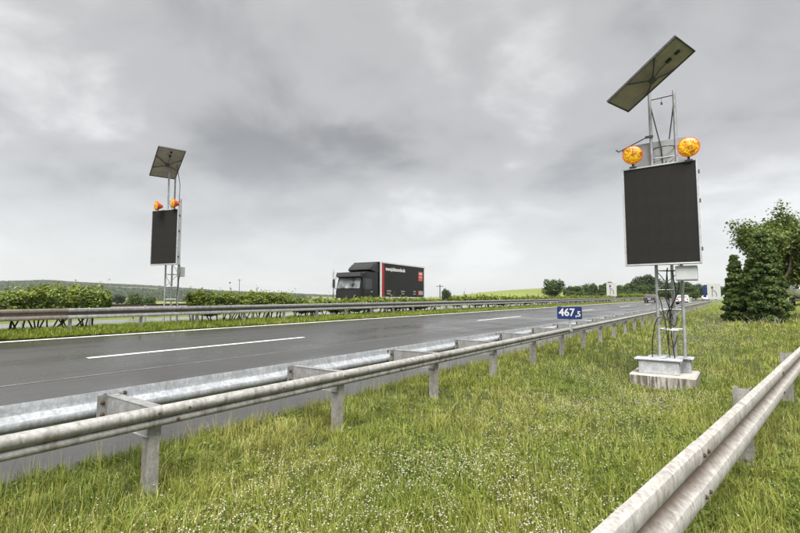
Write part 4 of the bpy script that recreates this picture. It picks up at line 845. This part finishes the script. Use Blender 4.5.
def far_tree(px, top, wpx, D, k, label, base=None, name='tree'):
    p = atd(px, 300, D); g = gz1(p[0], p[1]); h = max(1.2, atd(px, top, D)[2]-g); wm_ = wpx*D/FPX
    r = empty(name, (p[0], p[1], g), rng.uniform(0, 6), label, 'tree' if name == 'tree' else 'bush', 'trees beyond the opposite carriageway' if name == 'tree' else None); r.scale = (wm_/.85, wm_/.85, h/.98)
    inst('crown', protos[k][0], None, r); inst('trunk', protos[k][1], M['bark'], r); return r
far_tree(447, 287.5, 11, 92, 2, 'small round dark bush beside the utility pole past the truck', name='bush')
far_tree(555, 277.5, 25, 150, 0, 'full round tree at the top corner of the yellow field')
row = 'tree in the dense green row beyond the opposite carriageway'
for px, top, wp, D, k in ((577, 285, 15, 150, 1), (590, 282, 18, 155, 0), (601, 284, 14, 150, 1), (622, 284, 17, 150, 0), (632, 282, 14, 160, 1), (571, 290, 13, 140, 1), (648, 284, 20, 150, 0), (662, 283, 18, 155, 1), (676, 283, 18, 160, 0), (690, 286, 17, 150, 1), (702, 285, 15, 165, 0), (716, 285, 20, 170, 1), (735, 284, 22, 170, 0), (607, 281, 16, 175, 2), (570, 285, 14, 165, 2), (614, 284, 15, 165, 1), (640, 284, 18, 165, 1), (669, 281, 18, 175, 2), (683, 281, 18, 180, 1), (696, 283, 16, 175, 2), (708, 284, 16, 180, 1)): far_tree(px, top, wp, D, k, row)
far_tree(643, 273.5, 26, 185, 2, 'tall dark tree standing above the green row, left of the sign mast tubes')
far_tree(656, 276, 22, 190, 2, 'tall dark tree standing above the green row, behind the sign mast tubes')
for px, top, wp, D in ((582, 291.5, 22, 118), (600, 292, 20, 120), (625, 291, 26, 120), (645, 291, 24, 122), (668, 291, 26, 125), (690, 292, 24, 130)): far_tree(px, top, wp, D, int(px) % 2, 'low shrub at the foot of the green tree row', name='bush')['group'] = 'shrubs below the tree row'
for px, top, wp, D, k in ((134, 292.5, 17, 60, 1), (150, 296, 14, 70, 1)): far_tree(px, top, wp, D, k, 'light green shrub seen over the rail between the hedge piece and the slim sign mast', name='bush')['group'] = 'light green shrubs beyond the road'
for px, top, wp, D, k in ((95, 290, 20, 260, 2), (118, 294, 14, 240, 2), (200, 290, 30, 300, 2), (40, 288, 26, 420, 2), (75, 290, 18, 400, 2), (15, 290, 20, 380, 2)): far_tree(px, top, wp, D, k, 'dark tree down in the valley fields below the wooded ridge')['group'] = 'valley trees'
# bare sapling beyond the truck
rs = np.random.default_rng(5); bp = at_ground(333, 52); bt = empty('bare_sapling', bp, 0, 'thin bare sapling standing in front of the truck cab beyond the road', 'tree'); m = MB(); H = atd(333, 268, 52)[2]-bp[2]
m.path([(0, 0, -.2), (.03, 0, H*.5), (0, .05, H)], [.05, .035, .008], 6, False); m.build('trunk', M['bark'], bt); m = MB()
for i in range(26):
    z = H*rs.uniform(.25, .95); a_ = rs.uniform(0, 6.28); l_ = (1-z/H)*.9+.25; m.path([(0, .02, z), (math.cos(a_)*l_*.5, math.sin(a_)*l_*.5, z+l_*.5), (math.cos(a_)*l_*.7, math.sin(a_)*l_*.7, z+l_*1.1)], [.014, .009, .004], 4, False)
m.build('branch', M['bark'], bt)
# woods on the far ridge: one mass
blob = []
for s in range(3):
    rs2 = np.random.default_rng(90+s); n = 260; d = rs2.normal(0, 1, (n, 3)); d /= np.linalg.norm(d, axis=1)[:, None]; d[:, 2] = np.abs(d[:, 2]); c = d*rs2.uniform(.75, 1.05, n)[:, None]*np.array([.55, .55, .9])+np.array([0, 0, .05])
    V, F_, Rn = leaves(c, d+np.array([0, 0, .3]), .34, np.clip(rs2.normal(.45, .2, n), 0, 1), .8, .4); blob.append(npmesh('wood_%d' % s, V, F_, Rn, M['forest']))
nW = 42000; aa = rng.uniform(-1.05, -.12, nW); rr = 700*np.exp(rng.uniform(0, math.log(2600/700), nW)); wx, wy = rr*np.sin(aa-YAW), rr*np.cos(aa-YAW)
keep = (fbm(wx/420, wy/420, 31) > np.where(rr > 1700, .36, np.where(rr > 1250, .48, .57))); wx, wy, rr = wx[keep], wy[keep], rr[keep]
woods = scatter('far_woods', np.stack([wx, wy, gz(wx, wy)-1.5], 1), rng.uniform(0, 6.28, len(wx)), rng.uniform(7, 11, len(wx))*(.6+rr/3500), rng.integers(0, 3, len(wx)), blob); tag(woods, 'dark woods covering the distant ridge', 'woods')

# ------------------------------------------------------------------ grass, flowers, weeds
def blades(base, h, wid, lean, ang, rnd, near=True):
    """bent strips, one per blade"""
    n = len(h); d = np.stack([np.cos(ang), np.sin(ang), 0*ang], 1); tw = ang+math.pi/2+rng.normal(0, .5, n); s = np.stack([np.cos(tw), np.sin(tw), 0*tw], 1)*(wid/2)[:, None]; up = np.array([0, 0, 1.0]); h_ = h[:, None]; l_ = lean[:, None]
    p1 = base+up*h_*.45*(1-.12*l_)+d*h_*l_*.28; p2 = base+up*h_*.82*(1-.25*np.minimum(l_, 1.6))+d*h_*l_*.75; p3 = base+up*h_*(1-.42*np.minimum(l_, 1.6))+d*h_*l_*1.2
    b = base-up*.012
    if near:
        V = np.stack([b-s, b+s, p1-s*.95, p1+s*.95, p2-s*.65, p2+s*.65, p3], 1); T = np.array([[0, 1, 3], [0, 3, 2], [2, 3, 5], [2, 5, 4], [4, 5, 6]]); k = 7
    else:
        V = np.stack([b-s, b+s, p2-s*.75, p2+s*.75, p3], 1); T = np.array([[0, 1, 3], [0, 3, 2], [2, 3, 4]]); k = 5
    F_ = (np.arange(n)[:, None, None]*k+T[None]).reshape(-1, 3); return V.reshape(-1, 3), F_, np.repeat(np.clip(rnd, 0, 1), k)
def stuff(name, parts, mat, label, cat):
    V = []; F_ = []; Rn = []; off = 0
    for v, f_, r_ in parts: V.append(v); F_.append(f_+off); Rn.append(r_); off += len(v)
    o = bpy.data.objects.new(name, npmesh(name, np.concatenate(V), np.concatenate(F_), np.concatenate(Rn), mat)); COL.objects.link(o); return tag(o, label, cat, kind='stuff')
def sample(n, x0, x1, D_lo, D_hi):
    """points on the verge, evenly over log distance"""
    D = np.exp(rng.uniform(math.log(D_lo), math.log(D_hi), n)); t = rng.uniform(-1.12, 1.12, n); p = (CR[None, :2]*(t*.87)[:, None]+np.array([-sy_, cy_])[None])*D[:, None]; ok = (p[:, 0] > x0) & (p[:, 0] < x1); return p[ok, 0], p[ok, 1], D[ok]
def edge_x(y): return ROAD_R+.10*(fbm(y*1.3, y*0, 8, 4)-.5)*2
def off_plinth(x, y, k=.02): return ~((np.abs(x-cxp) < bwid/2+k) & (np.abs(y-cyp) < bwid/2+k))
def meadow(nt_, per, D_lo, D_hi, near, hk, wk):
    tx, ty, tD = sample(nt_, -5.1, 34, D_lo, D_hi); pn = fbm(tx*.55, ty*.55, 17); pn2 = fbm(tx*1.6+7, ty*1.6, 19); pn3 = fbm(tx*.9+50, ty*.9, 23); ta = rng.uniform(0, 6.28, len(tx)); tr_ = np.clip(rng.normal(0, .10, len(tx))+.42+.75*(pn3-.5)+.25*(pn-.5), 0, 1)
    tall = np.clip(rng.gamma(3.0, .33, len(tx)), .4, 2.2)*(.50+1.0*pn2); i = np.repeat(np.arange(len(tx)), per); n = len(i); rad = .055*(1+.05*tD[i]); a = rng.uniform(0, 6.28, n); q = rad*np.sqrt(rng.uniform(0, 1, n)); x = tx[i]+q*np.cos(a); y = ty[i]+q*np.sin(a)
    ok = (x > edge_x(y)-.07) & off_plinth(x, y); i, x, y, a = i[ok], x[ok], y[ok], a[ok]; n = len(x); h = hk*tall[i]*rng.uniform(.55, 1.2, n); lean = np.abs(rng.normal(.35, .38, n))+.05; ang = np.where(rng.uniform(0, 1, n) < .6, a, ta[i])+rng.normal(0, .5, n)
    rnd = tr_[i]+rng.normal(0, .11, n); dry = rng.uniform(0, 1, n) < .05+.16*sstep(.50, .36, pn[i]); rnd = np.where(dry, rng.uniform(.85, 1, n), np.clip(rnd, 0, .82)); lean = np.where(dry, lean+.3, lean)
    wid = np.maximum(.0042*rng.uniform(.7, 1.3, n), .00075*tD[i])*wk; return blades(np.stack([x, y, gz(np.maximum(x, -4.66), y)], 1), h*(1-.5*sstep(-4.62, -4.78, x)), wid, lean, ang, rnd, near)
def skirt(n=2000):
    # longer uncut grass round the plinth
    e = rng.integers(0, 4, n); t_ = rng.uniform(-1, 1, n)*(bwid/2+.06); o_ = bwid/2+.03+np.abs(rng.normal(0, .06, n)); x = cxp+np.choose(e, [t_, t_, o_, -o_]); y = cyp+np.choose(e, [-o_, o_, t_, t_])
    return blades(np.stack([x, y, gz(x, y)], 1), rng.uniform(.03, .10, n), np.full(n, .007), np.abs(rng.normal(.3, .3, n)), rng.uniform(0, 6.28, n), np.clip(rng.normal(.32, .15, n), 0, .8), False)
stuff('verge_grass', [meadow(15000, 15, 1.3, 8.5, True, .080, 1.0), meadow(13000, 12, 7.5, 24, False, .095, 1.0), meadow(8000, 9, 20, 70, False, .14, 1.1), skirt()], M['grass'], 'uneven yellow green meadow grass covering the verge', 'grass')
kx, ky_, kD = sample(15000, -4.6, 10, 1.4, 16); ok = (fbm(kx*.8+11, ky_*.8, 37) > .5) & off_plinth(kx, ky_, .1); kx, ky_, kD = kx[ok], ky_[ok], kD[ok]; i = np.repeat(np.arange(len(kx)), 5); c = np.stack([kx[i]+rng.normal(0, .05, len(i)), ky_[i]+rng.normal(0, .05, len(i)), rng.uniform(.01, .075, len(i))], 1); c[:, 2] += gz(c[:, 0], c[:, 1])
stuff('clover_leaves', [leaves(c, np.tile([0, 0, 1.0], (len(c), 1)), np.maximum(.028, .0022*kD[i]), np.clip(rng.normal(.5, .22, len(c)), 0, 1), .8, .5)], M['clover'], 'low broad clover leaves between the grass blades', 'clover')
def heads(c, r, rnd):
    n = len(c); tl = rng.normal(0, .35, (n, 2)); nr = np.stack([tl[:, 0], tl[:, 1], np.ones(n)], 1); nr /= np.linalg.norm(nr, axis=1)[:, None]; u = np.cross(nr, [1.0, 0, 0]); u /= np.linalg.norm(u, axis=1)[:, None]; v = np.cross(nr, u); r_ = r[:, None]
    P_ = [c+nr*r_*.6]+[c+(u*math.cos(j*1.2566)+v*math.sin(j*1.2566))*r_ for j in range(5)]+[c-nr*r_*.6]; T = np.array([[0, 1+j, 1+(j+1) % 5] for j in range(5)]+[[6, 1+(j+1) % 5, 1+j] for j in range(5)]); V = np.stack(P_, 1).reshape(-1, 3)
    return V, (np.arange(n)[:, None, None]*7+T[None]).reshape(-1, 3), np.repeat(rnd, 7)
fx, fy, fD = sample(170000, -3.6, 14, 1.6, 48); mask = fbm(fx*.42+3, fy*.42, 27); m2 = fbm(fx*1.5, fy*1.5, 28); m3 = fbm(fx*5, fy*5, 29, 2); lane_ = np.exp(-((fx+1.75-.03*fy)/1.35)**2); prob = sstep(.35, .66, .50*mask+.26*m2+.24*lane_)*(.18+.82*lane_)*sstep(.25, .6, m3)*(.35+.65*sstep(2.0, 5.5, fD))+.13*lane_*sstep(4, 7, fD)
ok = (rng.uniform(0, 1, len(fx)) < prob) & off_plinth(fx, fy, .12); fx, fy, fD = fx[ok], fy[ok], fD[ok]; n = len(fx)
stuff('white_wild_flowers', [heads(np.stack([fx, fy, gz(fx, fy)+rng.uniform(.07, .17, n)], 1), np.maximum(.0058*rng.uniform(.6, 1.4, n), .00068*fD), np.clip(rng.normal(.55, .2, n), 0, 1))], M['flower'], 'small white flower heads in drifts across the grass', 'flowers')
qy = rng.uniform(.2, 40, 2600); qx = edge_x(qy)+.08+np.abs(rng.normal(0, .30, 2600)); ox, oy, oD = sample(9000, -4.5, 10, 1.6, 40); qx = np.concatenate([qx, ox]); qy = np.concatenate([qy, oy]); ok = off_plinth(qx, qy, .08); qx, qy = qx[ok], qy[ok]; n = len(qx); qD = -sy_*qx+cy_*qy
hs = rng.uniform(.16, .40, n)*np.where(rng.uniform(0, 1, n) < .12, 1.3, .85); aa_ = rng.uniform(0, 6.28, n); base = np.stack([qx, qy, gz(np.maximum(qx, -4.66), qy)], 1); le = np.abs(rng.normal(.12, .12, n)); dv = np.stack([np.cos(aa_), np.sin(aa_), 0*aa_], 1); tip = base+np.array([0, 0, 1.0])*(hs*.88)[:, None]+dv*(hs*le)[:, None]
stuff('seed_stalks', [blades(base, hs, np.maximum(.0022, .00045*qD), le, aa_, rng.uniform(.55, 1, n), True), blades(base, hs*.8, np.maximum(.0022, .00045*qD), le+.1, aa_+.4, rng.uniform(.5, 1, n), True)], M['grass'], 'thin seed stalks of grass standing along the asphalt edge and verge', 'grass')
def tuft(seed, nb, rad, h0, h1, wid, lean, mat, rl=.5, rsd=.18):
    global rng
    keep_ = rng; rng = np.random.default_rng(seed); a = rng.uniform(0, 6.28, nb); q = rad*np.sqrt(rng.uniform(0, 1, nb)); V, F_, Rn = blades(np.stack([q*np.cos(a), q*np.sin(a), 0*a], 1), rng.uniform(h0, h1, nb), wid*rng.uniform(.7, 1.3, nb), np.abs(rng.normal(0, lean, nb))+.1, rng.uniform(0, 6.28, nb), rng.normal(rl, rsd, nb), False); rng = keep_; return npmesh('tuft', V, F_, Rn, mat)
# grass strip of the median
vk = [tuft(51, 40, .16, .06, .16, .010, .5, M['verge'], rl=.5), tuft(52, 36, .16, .10, .24, .011, .5, M['verge'], rl=.4), tuft(53, 40, .16, .05, .12, .011, .8, M['verge'], rl=.62)]
n = 26000; my2 = 1.0+np.exp(rng.uniform(math.log(2.5), math.log(130), n))-2.5; mx2 = ROAD_L-.0-np.abs(rng.beta(1.1, 1.6, n))*4.6+.06*rng.normal(0, 1, n); mx2 = np.minimum(mx2, ROAD_L+.05)
mg = scatter('median_grass', np.stack([mx2, my2, gz(np.minimum(mx2, ROAD_L-.1), my2)], 1), rng.uniform(0, 6.28, n), rng.uniform(.7, 1.3, n)*np.where(mx2 < -16.7, .55, 1.0), rng.integers(0, 3, n), vk); tag(mg, 'bright green grass strip under the median guard rail', 'grass')

# ------------------------------------------------------------------ damp air
hzm = bpy.data.materials.new('damp_air'); hzm.use_nodes = True; t = hzm.node_tree; t.nodes.clear(); vo = t.nodes.new('ShaderNodeVolumePrincipled'); ou = t.nodes.new('ShaderNodeOutputMaterial'); vo.inputs['Color'].default_value = (.80, .84, .88, 1); vo.inputs['Density'].default_value = .00014; vo.inputs['Anisotropy'].default_value = .2; t.links.new(vo.outputs[0], ou.inputs['Volume'])
zmin, zmax = float(Z.min())-1.0, float(Z.max())+30
hb = MB().box((0, 0, (zmin+zmax)/2), (7000, 7000, zmax-zmin)).build('haze', hzm); tag(hb, kind='stuff')
